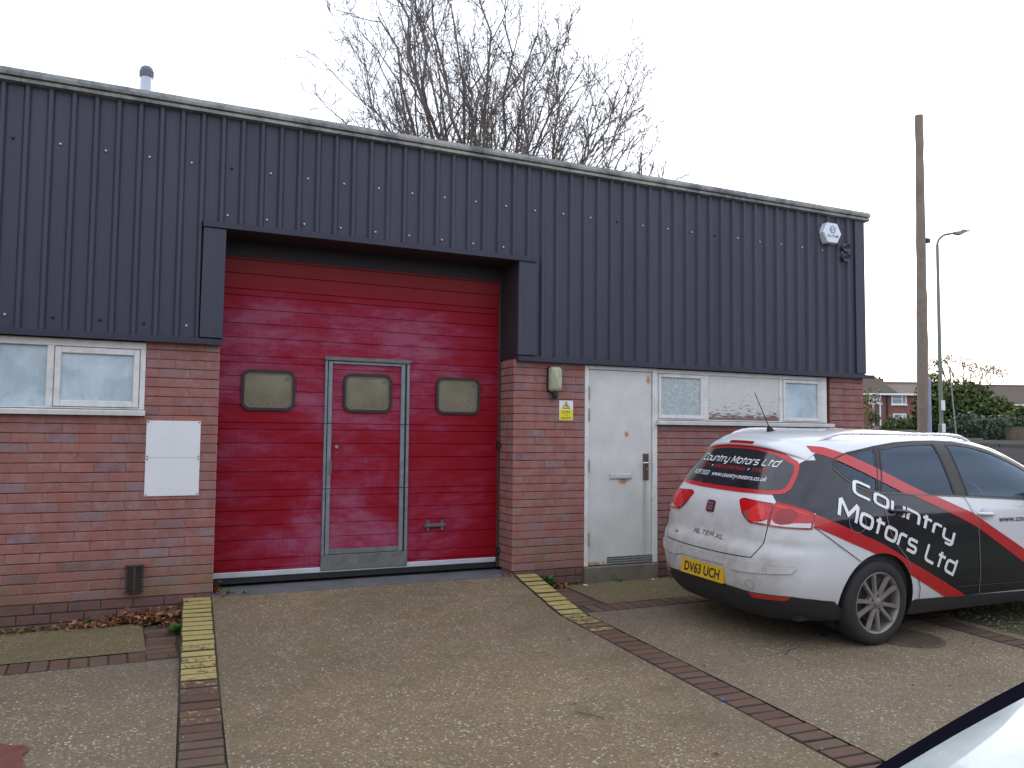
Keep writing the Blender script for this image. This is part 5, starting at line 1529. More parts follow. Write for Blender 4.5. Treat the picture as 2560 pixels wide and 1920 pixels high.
# black wrap on the near side, then its two red stripes
U_up = [(.565,1.467),(.659,1.463),(.819,1.412),(1.056,1.313),(1.302,1.203),(1.514,1.114),(1.632,1.085),(1.788,1.028),(2.0,.953),(2.167,.862),(2.618,.64),(3.1,.40)]
U_lo = [(.562,1.421),(.691,1.378),(.73,1.36),(1.021,1.229),(1.263,1.123),(1.372,1.098),(1.558,1.027),(1.874,.907),(2.043,.835),(2.625,.524),(3.02,.305)]
L_up = [(.39,.985),(.453,.958),(.629,.889),(.792,.826),(.972,.758),(1.113,.691),(1.272,.608),(1.577,.47),(1.945,.298)]
L_lo = [(.375,.893),(.439,.866),(.663,.777),(.87,.70),(1.28,.507),(1.705,.302)]
mid = lambda T, S, x: 0.5 * (lerp_tab(T, x) + lerp_tab(S, x))
xs_u = lin(0.58, 3.0, 36); xs_l = lin(0.40, 1.80, 26)
wrap = [(x, mid(U_up, U_lo, x)) for x in xs_u] + [(2.95, 0.295), (1.85, 0.303)] + [(x, mid(L_up, L_lo, x)) for x in reversed(xs_l)] + [(0.40, 1.0), (0.36, 1.03), (0.40, 1.13), (0.47, 1.22), (0.55, 1.32), (0.565, 1.40)]
aw = [(AX_R + (ARCH) * math.cos(R_(a)), AZ + (ARCH) * math.sin(R_(a))) for a in range(0, 360, 8)]
patch('livery_wrap', wrap, mside, 0.0016, CBLACK, CAR, 0.035, (GQ, GR, GF, aw))
# the part of the wrap that turns the corner towards the tailgate
wr2 = [(-.52, 1.112), (-.57, 1.125), (-.595, 1.15), (-.585, 1.205), (-.57, 1.257), (-.548, 1.315), (-.575, 1.36), (-.66, 1.37), (-.70, 1.30), (-.745, 1.20), (-.785, 1.10), (-.80, 1.00), (-.775, .99), (-.73, 1.015), (-.66, 1.04), (-.587, 1.051)]
patch('livery_wrap', wr2, mrear, 0.0013, CBLACK, CAR, 0.02)
st = [(x, lerp_tab(U_up, x)) for x in lin(0.565, 3.05, 50)] + [(x, lerp_tab(U_lo, x)) for x in reversed(lin(0.562, 3.0, 50))]
patch('livery_stripe', st, mside, 0.0045, CRED, CAR, 0.045)
st = [(x, lerp_tab(L_up, x)) for x in lin(0.385, 1.945, 34)] + [(x, lerp_tab(L_lo, x)) for x in reversed(lin(0.37, 1.705, 34))]
patch('livery_stripe', st, mside, 0.0045, CRED, CAR, 0.04, (aw,))
def line_text(name, s, p0, ang, cap, length, mapf, off, mat, parent, italic=0.0, wd=0.2):
    vs_, fs, L = stroke_tris(s, wd, italic=italic)
    kx = length / L; ca, sa = math.cos(ang), math.sin(ang)
    return map_text(name, (vs_, fs), lambda u, v: (p0[0] + u * kx * ca - v * cap * sa, p0[1] + u * kx * sa + v * cap * ca), mapf, off, mat, parent)
line_text('lettering', 'Country', (0.757, 1.132), math.atan2(.839 - 1.149, 1.532 - .775) , 0.098, 1.045, mside, 0.0068, CLETW, CAR)
line_text('lettering', 'Motors Ltd', (0.575, 0.985), math.atan2(.547 - .992, 1.603 - .568), 0.116, 1.27, mside, 0.0068, CLETW, CAR)
map_text('lettering', text_tris('www.country-motors.co.uk', 0.12, 0.012), lambda u, v: (2.305 + 0.98 * u, 0.858 + 0.062 * v), mside, 0.004, SBLK, CAR)

# shut lines
for mp_ in (mside, mside2):
    lt = SEAML if mp_ is mside else SEAM
    seam('shut_line', [(1.93, 1.079), (1.992, .969), (2.041, .874), (2.053, .676), (2.078, .45), (2.093, .31)], mp_, 0.006, 0.0062, lt, CAR)
    seam('shut_line', [(1.031, 1.127), (1.022, .983), (1.036, .873), (1.084, .775), (1.234, .633), (1.269, .563)], mp_, 0.006, 0.0062, lt, CAR)
    seam('shut_line', [(1.35, .50), (1.392, .40), (1.396, .30)], mp_, 0.006, 0.0062, SEAM, CAR)
    seam('shut_line', [(.363, .894), (.547, .766), (.748, .64)], mp_, 0.006, 0.0062, SEAM, CAR)
    seam('shut_line', [(.73 + .078 * math.cos(t) , .923 + .074 * math.sin(t)) for t in lin(0, 2 * math.pi, 26)], mp_, 0.004, 0.0062, lt, CAR)
    for hx, hz, pm in ((1.167, .993, CBLACK), (2.145, .943, CWHITE)):
        yy = side_y(hx, hz) + 0.002; sg_ = -1 if mp_ is mside else 1
        patch('handle_recess', [(hx - .005 + .046 * math.cos(t), hz + .043 * math.sin(t)) for t in lin(0, 2 * math.pi, 19)[:-1]], mp_, 0.0072, PLASTIC if pm is CBLACK else gloss('recess_white', (0.55, 0.56, 0.58), 0.3), CAR, 0.05)
        b = MB(); b.tube([(hx - 0.098, sg_ * (yy + 0.004), hz + 0.006), (hx - 0.07, sg_ * (yy + 0.022), hz + 0.005), (hx, sg_ * (yy + 0.03), hz + 0.002), (hx + 0.07, sg_ * (yy + 0.022), hz - 0.003), (hx + 0.1, sg_ * (yy + 0.004), hz - 0.006)], [0.010, 0.0135, 0.014, 0.013, 0.010], 10)
        b.build('door_handle', pm, CAR, smooth=True)
    # sill and lower door trim
    sl = [(x, 0.198) for x in lin(1.30, 3.2, 14)] + [(3.2, .28), (2.68, .286), (2.1, .298), (1.36, .313), (1.32, .30)]
    patch('sill_trim', sl, mp_, 0.008, PLASTIC, CAR, 0.06, skirt=0.01)
    seam('sill_crease', [(1.799, .383), (2.3, .373), (3.0, .36)], mp_, 0.007, 0.0062, plain('crease', (0.05, 0.055, 0.062), 0.4), CAR)

# rear end -------------------------------------------------------------
win_o = [(-.571, 1.322), (-.60, 1.257), (-.612, 1.205), (-.62, 1.150), (-.604, 1.118), (-.56, 1.106), (-.49, 1.102), (-.24, 1.094), (.0, 1.092), (.24, 1.094), (.49, 1.102), (.56, 1.106), (.604, 1.118), (.62, 1.150), (.612, 1.205), (.60, 1.257), (.571, 1.322), (.545, 1.35), (.44, 1.40), (.31, 1.425), (.16, 1.44), (0, 1.445), (-.16, 1.44), (-.31, 1.425), (-.44, 1.40), (-.545, 1.35)]
win_i = [(-.548, 1.316), (-.572, 1.262), (-.583, 1.205), (-.585, 1.165), (-.56, 1.14), (-.472, 1.13), (-.215, 1.124), (.0, 1.121), (.215, 1.124), (.472, 1.13), (.56, 1.14), (.585, 1.165), (.583, 1.205), (.572, 1.262), (.548, 1.316), (.475, 1.354), (.357, 1.393), (.18, 1.414), (0, 1.418), (-.18, 1.414), (-.357, 1.393), (-.475, 1.354)]
patch('window_border', win_o, mrear, 0.0045, CRED, CAR, 0.03)
patch('rear_window', win_i, mrear, 0.0062, REARGLASS, CAR, 0.03)
# rear lettering: u runs left to right as seen from behind, i.e. from +y to -y
def rmap(y0, y1, z0, z1, slope=0.0): return lambda u, v: (y0 + (y1 - y0) * u, z0 + (z1 - z0) * v)
vs_, fs, L = stroke_tris('Country Motors Ltd', 0.15, 0.28, italic=0.18)
map_text('lettering', ([(u / L, v) for u, v in vs_], fs), lambda u, v: (.415 - .86 * u, 1.302 + .048 * v), mrear, 0.0078, CLETW, CAR)
for s_, a_, b_, mt in (("MOT's", .365, .262, CRED2), ('*', .235, .215, CLETW), ('SERVICE/REPAIRS', .195, -.175, CRED2), ('*', -.20, -.22, CLETW), ('TYRES', -.245, -.40, CRED2)):
    z0_, z1_ = (1.249, 1.277) if s_ != '*' else (1.256, 1.274)
    map_text('lettering', text_tris(s_, 0.15, 0.006), rmap(a_, b_, z0_, z1_), mrear, 0.0078, mt, CAR)
map_text('lettering', text_tris('01297 35353', 0.15, 0.004), rmap(.425, .215, 1.185, 1.222), mrear, 0.0078, CLETW, CAR)
map_text('lettering', text_tris('www.country-motors.co.uk', 0.15, 0.004), rmap(.175, -.432, 1.176, 1.223), mrear, 0.0078, CLETW, CAR)
# spoiler over the window with the high brake lamp
def sp_pt(y, k):
    prof = [(1.444, 0.006), (1.449, 0.026), (1.463, 0.040), (1.486, 0.038), (1.506, 0.018), (1.524, -0.012)]
    z, d = prof[k]; e = abs(y) / 0.6
    z -= 0.088 * e ** 2.6; d = d * (1 - 0.8 * e ** 4) + 0.003
    p = mrear(y, z); return Vector((p.x - d, p.y, p.z))
b = MB(); b.grid(lambda y, k: sp_pt(y, int(k)), lin(-0.585, 0.585, 41), list(range(6))); b.build('spoiler', CWHITE, CAR, smooth='all')
b = MB(); b.grid(lambda y, k: sp_pt(y, 2) * (1 - k) + sp_pt(y, 3) * k + Vector((-0.003, 0, 0)), lin(-0.125, 0.155, 12), [0.0, 0.5, 0.95]); b.build('brake_lamp', LAMPD, CAR, smooth='all')
# tail lamps, mirrored
for m_ in (1, -1):
    mm = lambda P: [(m_ * y, z) for y, z in P]
    inner = [(-.284, 1.036), (-.30, 1.049), (-.325, 1.053), (-.575, 1.038), (-.583, .886), (-.43, .891), (-.385, .918), (-.345, .95), (-.318, .99), (-.296, 1.02)]
    outer = [(-.586, 1.050), (-.666, 1.038), (-.736, 1.013), (-.771, .989), (-.782, .964), (-.791, .88), (-.724, .879), (-.591, .883)]
    gi = patch('tail_lamp', mm(inner), mrear, 0.008, LAMP, CAR, 0.025, skirt=0.012); go = patch('tail_lamp', mm(outer), mrear, 0.008, LAMP, CAR, 0.02, skirt=0.012)
    for g_, P in ((gi, inner), (go, outer)): seam('lamp_seal', mm(P), mrear, 0.008, 0.0095, LAMPD, g_, True)
    patch('lamp_round', mm([(-.475 + .074 * math.cos(t), .958 + .06 * math.sin(t)) for t in lin(0, 6.2832, 25)[:-1]]), mrear, 0.011, LAMPB, gi, 0.03, skirt=0.004)
    patch('lamp_round', mm([(-.668 + .058 * math.cos(t), .957 + .058 * math.sin(t)) for t in lin(0, 6.2832, 25)[:-1]]), mrear, 0.011, LAMPD, go, 0.03, skirt=0.004)
    patch('lamp_lens', mm([(-.36, .955), (-.40, .975), (-.405, .935), (-.44, .90), (-.40, .906)]), mrear, 0.0105, LAMPS, gi, 0.03)
    patch('lamp_lens', mm([(-.455, .896), (-.50, .90), (-.55, .912), (-.574, .925), (-.576, .893)]), mrear, 0.0105, LAMPC, gi, 0.03)
    patch('lamp_lens', mm([(-.598, .89), (-.60, .93), (-.625, .905), (-.66, .897), (-.70, .905), (-.725, .915), (-.783, .918), (-.786, .886), (-.70, .886)]), mrear, 0.0105, LAMPC, go, 0.03)
    patch('lamp_lens', mm([(-.60, 1.032), (-.66, 1.022), (-.73, .998), (-.765, .975), (-.766, .965), (-.73, .983), (-.66, 1.008), (-.60, 1.018)]), mrear, 0.0105, LAMPB, go, 0.03)
# emblem: rounded square with a cut S
emb = patch('emblem', [(.025 + u, v) for u, v in rrect(-.046, .046, .914, 1.004, .018, 4)], mrear, 0.010, plain('emblem_dark', (0.07, 0.03, 0.04), 0.3, 0.4), CAR, 0.04, skirt=0.01)
patch('emblem_field', [(.025 + u, v) for u, v in rrect(-.040, .040, .920, .998, .014, 4)], mrear, 0.012, plain('emblem_red', (0.16, 0.04, 0.055), 0.3, 0.3), emb, 0.04)
CHR = plain('chrome', (0.62, 0.62, 0.64), 0.2, 0.9)
for q in ([(.062, .99), (-.008, .985), (-.008, .972), (.05, .977), (.05, .962), (.062, .962)], [(.058, .955), (-.012, .972), (-.012, .962), (.058, .945)], [(.062, .94), (-.008, .957), (-.008, .947), (.062, .93)], [(-.012, .925), (.06, .930), (.06, .942), (.0, .938), (.0, .952), (-.012, .952)]):
    patch('emblem_bar', q, mrear, 0.0135, CHR, emb, 0.04)
vs_, fs, L = stroke_tris('AlTEA', 0.2, 0.34)
map_text('badge', ([(u / L, v) for u, v in vs_], fs), rmap(.172, -.062, .733, .763), mrear, 0.004, plain('badge_grey', (0.20, 0.17, 0.165), 0.4, 0.4), CAR)
vs_, fs, L = stroke_tris('Xl', 0.2, 0.34)
map_text('badge', ([(u / L, v) for u, v in vs_], fs), rmap(-.10, -.192, .729, .758), mrear, 0.004, plain('badge_grey2', (0.20, 0.17, 0.165), 0.4, 0.4), CAR)
map_text('badge', text_tris('TDI', 0.1, 0.02), rmap(.405, .36, .70, .717), mrear, 0.004, CRED2, CAR)
# tailgate shut line
tg = [(-.583, .884), (-.576, .806), (-.566, .745), (-.545, .69), (-.513, .645), (-.394, .640), (-.2, .634), (0, .632), (.2, .634), (.394, .640), (.513, .645), (.545, .69), (.566, .745), (.576, .806), (.583, .884)]
seam('shut_line', tg, mrear, 0.007, 0.002, SEAM, CAR)
# bumper protective moulding
bs = [(-.80, .60)] ; 
up = [(-.765, .598), (-.755, .607), (-.60, .603), (-.39, .600), (0, .598), (.39, .600), (.60, .603), (.755, .607), (.765, .598)]
lo = [(.74, .557), (.66, .548), (.477, .533), (.355, .529), (.25, .552), (.0, .549), (-.25, .552), (-.355, .529), (-.477, .533), (-.66, .548), (-.74, .557)]
patch('bumper_moulding', up + lo, mrear, 0.012, CWHITE, CAR, 0.03, skirt=0.011)
seam('moulding_line', up + lo, mrear, 0.004, 0.003, SEAML, CAR, True)
# plate
b = MB()
pc = [(.26, .521), (-.26, .521), (-.26, .405), (.26, .405)]
def pl_pt(y, z, d=0.0):
    t = (z - .405) / .116; x0 = -0.012 + 0.012 * (1 - 0) * t - (1 - t) * 0.004
    return (x0 - d, y, z)
for a, c in (((.26, .405), (-.26, .521)),):
    v8 = [pl_pt(.26, .405), pl_pt(-.26, .405), pl_pt(-.26, .521), pl_pt(.26, .521)]
    b.face(v8); bk_ = [(x + 0.05, y, z) for x, y, z in v8]
    for i in range(4): j = (i + 1) % 4; b.face([v8[i], v8[j], bk_[j], bk_[i]])
plt_ = b.build('number_plate', plain('plate_yellow', (0.58, 0.36, 0.02), 0.35, var=0.1, scale=8), CAR)
vs_, fs = text_tris('DV63 UCH', 0.0, 0.028)
b = MB(); b.v = [pl_pt(.215 - .43 * u, .424 + .078 * v, 0.0012) for u, v in vs_]; b.f = fs; b.m = [0] * len(fs); b.build('plate_lettering', plain('plate_black', (0.03, 0.015, 0.02), 0.5), plt_, fix=False)
seam('bumper_crease', [(-.33, .522), (-.37, .48), (-.425, .403)], mrear, 0.006, 0.0015, plain('bumper_shade', (0.4, 0.39, 0.38), 0.5), CAR); seam('bumper_crease', [(.33, .535), (.375, .50), (.415, .435)], mrear, 0.006, 0.0015, plain('bumper_shade2', (0.25, 0.24, 0.23), 0.5), CAR)
for yy, zz in ((-.318, .562), (-.612, .573), (.318, .562), (.612, .573)):
    seam('parking_sensor', [(yy + .0125 * math.cos(t), zz + .0125 * math.sin(t)) for t in lin(0, 6.2832, 15)], mrear, 0.003, 0.0135, SEAML, CAR)
seam('tow_cap', [(-.497 + .033 * math.cos(t), .444 + .033 * math.sin(t)) for t in lin(0, 6.2832, 21)], mrear, 0.003, 0.002, SEAML, CAR)
# black lower bumper with reflectors
lw = [(-.826, .352), (-.79, .372), (-.726, .389), (-.60, .389), (-.487, .387), (-.366, .395), (-.064, .403), (.2, .403), (.366, .395), (.487, .387), (.726, .389), (.79, .372), (.826, .352), (.815, .205), (.60, .202), (.3, .202), (.0, .202), (-.3, .202), (-.60, .202), (-.815, .205)]
patch('lower_bumper', lw, mrear, 0.008, PLASTIC, CAR, 0.03, skirt=0.02)
for m_ in (1, -1):
    patch('reflector', [(m_ * y, z) for y, z in ((-.474, .384), (-.60, .386), (-.724, .386), (-.695, .358), (-.60, .355), (-.50, .352))], mrear, 0.013, gloss('reflector_red', (0.40, 0.02, 0.02), 0.15, 1.0), CAR, 0.03, skirt=0.008)
# roof rails and aerial
for sg_ in (-1, 1):
    pts = []
    for i, x in enumerate(lin(0.66, 2.5, 22)):
        t = i / 21; yy = 0.515 + 0.035 * math.sin(math.pi * t)
        if x > 2.2: yy -= 0.04 * (x - 2.2) / 0.3
        pts.append((x, sg_ * yy, roof_z(x, yy) - 0.004 + 0.036 * min(1, 9 * t, 9 * (1 - t))))
    b = MB(); b.tube(pts, [0.006] + [0.014] * 20 + [0.006], 8); b.build('roof_rail', plain('rail_silver', (0.66, 0.67, 0.70), 0.3, 0.3), CAR, smooth=True)
rz = roof_z(0.62, 0)
b = MB(); b.prism([(-0.03, -0.006), (0.06, -0.004), (0.055, 0.012), (0.02, 0.016), (-0.012, 0.05), (-0.028, 0.05)], -0.016, 0.016); an = b.build('aerial', BLACK, CAR, (0.66, -0.02, rz))
b = MB(); b.tube([(-0.02, 0, 0.045), (-0.16, 0.02, 0.32)], [0.005, 0.0028], 6); b.build('aerial_rod', BLACK, an)
# door mirrors
for sg_ in (-1, 1):
    b = MB(); b.lathe([(0.0001, -0.05), (0.05, -0.045), (0.082, -0.02), (0.09, 0.01), (0.08, 0.05), (0.05, 0.085), (0.0001, 0.1)], 'X', sides=16)
    b.v = [(x, y * 1.15, z * 0.85) for x, y, z in b.v]
    mi = b.build('door_mirror', CWHITE, CAR, (2.80, sg_ * 0.955, 1.085), smooth=True)
    b = MB(); b.lathe([(0.0001, -0.0505), (0.07, -0.05)], 'X', sides=16); b.v = [(x - 0.004, y * 1.1, z * 0.8) for x, y, z in b.v]; b.build('mirror_glass', plain('mirror_glass', (0.7, 0.72, 0.72), 0.05, 0.95, var=0.01), mi)
    b = MB(); b.tube([(0.02, -sg_ * 0.06, -0.05), (0.04, -sg_ * 0.16, -0.06)], 0.03, 8); b.build('mirror_arm', BLACK, mi)
# windscreen and bonnet cut
WS = [(-.74, 1.02), (.74, 1.02), (.70, 1.18), (.64, 1.34), (.585, 1.46), (.3, 1.505), (-.3, 1.505), (-.585, 1.46), (-.64, 1.34), (-.70, 1.18)]
patch('windscreen', WS, mfront, 0.004, REARGLASS, CAR, 0.06)
seam('bonnet_line', [(-.78, .98), (-.4, 1.0), (0, 1.005), (.4, 1.0), (.78, .98)], mfront, 0.008, 0.002, SEAM, CAR)

# ------------------------------------------------------------------ second car, only its windscreen edge enters the picture
CAR2 = empty('silver_car', (0, 0, 0))
CAR2.location = (4.266, -6.792, -0.45); CAR2.rotation_euler = (0, 0, R_(178)); CAR2.scale = (0.95, 0.97, 0.88)
tag(CAR2, 'silver grey car at lower right corner, only black-edged windscreen showing', 'car')
SILVER = gloss('car_silver_grey', (0.30, 0.31, 0.30), 0.3)
me2 = BODY.copy(); me2.materials.clear(); me2.materials.append(SILVER)
mobj('body', me2, CAR2); add_wheels(CAR2)
patch('windscreen_seal', [(y * 1.0, z) for y, z in WS], mfront, 0.006, plain('frit_black', (0.006, 0.006, 0.011), 0.9, spec=0.0), CAR2, 0.06)
WS2 = [(y * 0.86, 1.085 + (z - 1.02) * 0.82) for y, z in WS]
def mat_ws():
    m = M('dusty_sky_pale_windscreen'); n = m.noise(m.n('ShaderNodeTexCoord').outputs['Object'], 5, 5, 0.7)
    m.set(m.ramp(n, [(0.3, (0.40, 0.45, 0.45)), (0.7, (0.52, 0.56, 0.55))]), m.map(n, 0.3, 0.7, 0.10, 0.3), 0, 0.9)  # pale sky reflection painted into the base colour, mottled with dirt
    m.b.inputs['Coat Weight'].default_value = 1.0; m.b.inputs['Coat Roughness'].default_value = 0.03; m.b.inputs['Coat IOR'].default_value = 1.8
    return m.mat
patch('windscreen', WS2, mfront, 0.0085, mat_ws(), CAR2, 0.06)
for mp_ in (mside, mside2):
    for gp in (GQ, GR, GF): patch('side_window', gp, mp_, 0.001, REARGLASS, CAR2, 0.1)
b = MB(); b.tube([tuple(surf(mfront, -.1, 1.07, .03)), tuple(surf(mfront, -.62, 1.09, .025))], 0.008, 6); b.build('wiper', BLACK, CAR2)

# ------------------------------------------------------------------ pole, lamp column, stay
def base_z(x, y): return terrain(x, y) - 0.2
pole = empty('utility_pole', (20.1, 8.66, base_z(20.1, 8.66))); tag(pole, 'tall old wooden utility pole beside the street lamp', 'utility pole')
PZ = pole.location.z
b = MB(); zz = lin(0, 10.26 - PZ, 26); rp_ = random.Random(4)
b.tube([(-0.25 * z / 9.5 * 0.6 + rp_.uniform(-.006, .006), -0.3 * z / 9.5 * 0.6 + rp_.uniform(-.006, .006), z) for z in zz], [0.165 - 0.062 * z / 9.6 + rp_.uniform(-.007, .007) for z in zz], 14)
b.build('shaft', plain('weathered_pole', (0.21, 0.165, 0.13), 0.9, var=0.3, scale=3, bump=0.3), pole, smooth=True)
b = MB(); b.lathe([(0.11, 0.0), (0.105, 2.55), (0.0001, 2.57)], 'Z', (0.035, -0.105, 0.0), 14); b.build('steel_guard', plain('guard_blue_grey', (0.25, 0.27, 0.36), 0.5, 0.3), pole, smooth=True)
b = MB(); b.box((0.02, -0.22, 6.3), (0.16, -0.05, 6.42)); b.build('step_bracket', BLACK, pole)
lamp = empty('street_lamp', (18.66, 7.0, base_z(18.66, 7.0))); tag(lamp, 'slim green street lamp column with curved outreach arm', 'street lamp')
LZ = lamp.location.z; GRN = plain('lamp_green', (0.16, 0.20, 0.16), 0.6, 0.1)
pts = [(0, 0, 0), (0, 0, 1.4), (0, 0, 1.42), (-0.02, -0.01, 3.5), (-0.05, -0.03, 6.15 - LZ)]
for a in lin(0, 78, 7)[1:]:
    t = R_(a); pts.append((-0.05 + 0.3 * (1 - math.cos(t)) * 0.9, -0.03 - 0.3 * (1 - math.cos(t)) * 0.43, 6.15 - LZ + 0.3 * math.sin(t)))
e = pts[-1]; pts.append((e[0] + 0.16, e[1] - 0.075, e[2] + 0.03))
b = MB(); b.tube(pts, [0.075, 0.075, 0.05, 0.045, 0.038] + [0.03] * 7, 10); b.build('column', GRN, lamp, smooth=True)
e = pts[-1]
b = MB(); b.prism([(0, -0.02), (0.12, -0.05), (0.2, -0.05), (0.3, 0.0), (0.46, 0.045), (0.3, 0.05), (0.26, 0.075), (0.22, 0.075), (0.2, 0.04), (0.0, 0.03)], -0.06, 0.06); b.build('lantern', plain('lantern_grey', (0.2, 0.2, 0.21), 0.5), lamp, e, (0, R_(-4), math.atan2(-0.43, 0.9)))
b = MB(); b.box((-0.055, -0.08, 1.75), (0.05, -0.045, 2.0)); b.box((-0.05, -0.08, 1.2), (0.045, -0.045, 1.42)); b.build('notice', SWHT, lamp)
b = MB(); b.tube([(20.06, 7.55, base_z(20, 7.5)), (19.80, 7.6, 3.2)], 0.018, 6); tag(b.build('stay_rod', plain('stay_grey', (0.25, 0.27, 0.25), 0.6, 0.2)), 'thin leaning grey stay rod in front of the hedge', 'stay rod')

# ------------------------------------------------------------------ foliage
def foliage(name, blobs, n, size, mat, parent, seed, shell=0.55):
    rr = random.Random(seed); b = MB(); vals = []
    vol = [a * c * d for (_, (a, c, d)) in blobs]; tot = sum(v ** 0.67 for v in vol)
    for (c0, (rx, ry, rz_)), v in zip(blobs, vol):
        for _ in range(int(n * v ** 0.67 / tot)):
            th = rr.uniform(0, 6.2832); u = rr.uniform(-1, 1); q = math.sqrt(1 - u * u)
            k = shell + (1 - shell) * rr.random() ** 0.5; k *= rr.uniform(0.85, 1.1)
            d = Vector((q * math.cos(th), q * math.sin(th), u))
            p = Vector(c0) + Vector((d.x * rx, d.y * ry, d.z * rz_)) * k
            nn = (d + Vector((rr.gauss(0, .6), rr.gauss(0, .6), rr.gauss(0, .6) + .2))).normalized()
            a = nn.orthogonal().normalized(); a.rotate(Matrix.Rotation(rr.uniform(0, 6.28), 3, nn)); c = nn.cross(a); s = size * rr.uniform(0.5, 1.4)
            b.face([p - a * s, p + c * s * 0.55, p + a * s, p - c * s * 0.55]); vals.append(min(1, max(0, 0.25 + 0.35 * u + rr.gauss(0, 0.25))))
    me = b.mesh(name, mat, fix=False); rnd_attr(me, vals)
    return mobj(name, me, parent)
def bush(name, x, y, blobs, n, size, mat, lab, cat, seed, trunk=0.1, group=None):
    z = terrain(x, y) - 0.1
    r = empty(name, (x, y, z)); tag(r, lab, cat, group)
    foliage('crown', blobs, n, size, mat, r, seed)
    b = MB(); top = max(c[2] for c, _ in blobs)
    b.tube([(0, 0, -0.3), (0.05, 0.02, top * 0.5), (0.0, 0.05, top)], [trunk, trunk * 0.7, trunk * 0.3], 8)
    rr = random.Random(seed)
    for c, _ in blobs: b.tube([(0, 0, c[2] * 0.35), (c[0] * 0.6, c[1] * 0.6, c[2] * 0.7), c], [trunk * 0.5, trunk * 0.35, trunk * 0.1], 6)
    b.build('trunk', BARK, r)
    return r
# big hedge / conifers across the road, ~42 m away
bush('conifer', 37.1, 21.7, [((0, 0, 1.3), (0.85, 0.9, 1.5)), ((0.1, 0, 2.3), (0.6, 0.6, 1.0)), ((0.25, -0.1, 0.8), (1.0, 1.0, 1.0))], 2600, 0.11, HEDGE, 'dark clipped conifer just left of the utility pole', 'tree', 31)
bush('evergreen_tree', 38.4, 21.0, [((0, 0, 1.4), (1.3, 1.3, 1.4)), ((0.5, -0.2, 1.9), (1.0, 1.0, 0.8)), ((-0.6, 0.2, 1.7), (0.8, 0.8, 0.9))], 3600, 0.12, HEDGE, 'broad dark evergreen between utility pole and street lamp', 'tree', 32)
bush('evergreen_shrub', 38.9, 20.3, [((0, 0, 1.0), (1.3, 1.2, 1.1)), ((0.7, -0.3, 1.3), (0.9, 0.9, 0.7)), ((-0.5, 0.3, 1.5), (0.8, 0.8, 0.6))], 3600, 0.11, HEDGE, 'bright green rounded evergreen shrub right of the street lamp', 'shrub', 33)
bush('evergreen_shrub', 39.6, 19.3, [((0, 0, 0.7), (0.9, 0.9, 0.8)), ((0.5, -0.2, 1.0), (0.7, 0.7, 0.5))], 2000, 0.10, HEDGE, 'lower olive green shrub in front of the rounded evergreen', 'shrub', 34)
bush('evergreen_shrub', 34.3, 17.5, [((0, 0, 0.5), (1.1, 1.0, 0.7)), ((1.2, -0.7, 0.5), (1.0, 0.9, 0.6)), ((2.2, -1.4, 0.5), (0.9, 0.9, 0.6))], 2600, 0.10, IVY, 'dark low hedge behind the thin stay rod', 'hedge', 35)
bush('clipped_hedge', 46.7, 31.2, [((-0.5, 0.3, 0.2), (0.8, 0.8, 0.75)), ((0.5, -0.2, 0.2), (0.9, 0.8, 0.75))], 2600, 0.09, HEDGE, 'low dark clipped hedge in front of the brick house', 'hedge', 36)
bush('ivy_bush', 30.2, 13.6, [((0, 0, 0.35), (0.35, 0.4, 0.5)), ((0.1, 0, 0.75), (0.32, 0.35, 0.25))], 1600, 0.055, IVY, 'pale ivy clump on the end of the timber fence', 'bush', 37, 0.05)
bush('autumn_shrub', 32.6, 21.6, [((0, 0, 1.2), (0.55, 0.55, 1.0)), ((0.2, -0.1, 2.0), (0.4, 0.4, 0.6)), ((-0.4, 0.3, 1.6), (0.6, 0.6, 0.9))], 800, 0.06, AUTUMN, 'sparse yellowing shrub at the corner of the workshop', 'shrub', 38, 0.04)
bush('garden_arch', 56.9, 42.4, [((0, 0, 0.7), (0.65, 0.5, 0.5)), ((0, 0, 1.0), (0.55, 0.4, 0.35))], 900, 0.12, IVY, 'climber growing over the porch of the brick house', 'climber', 39, 0.06)

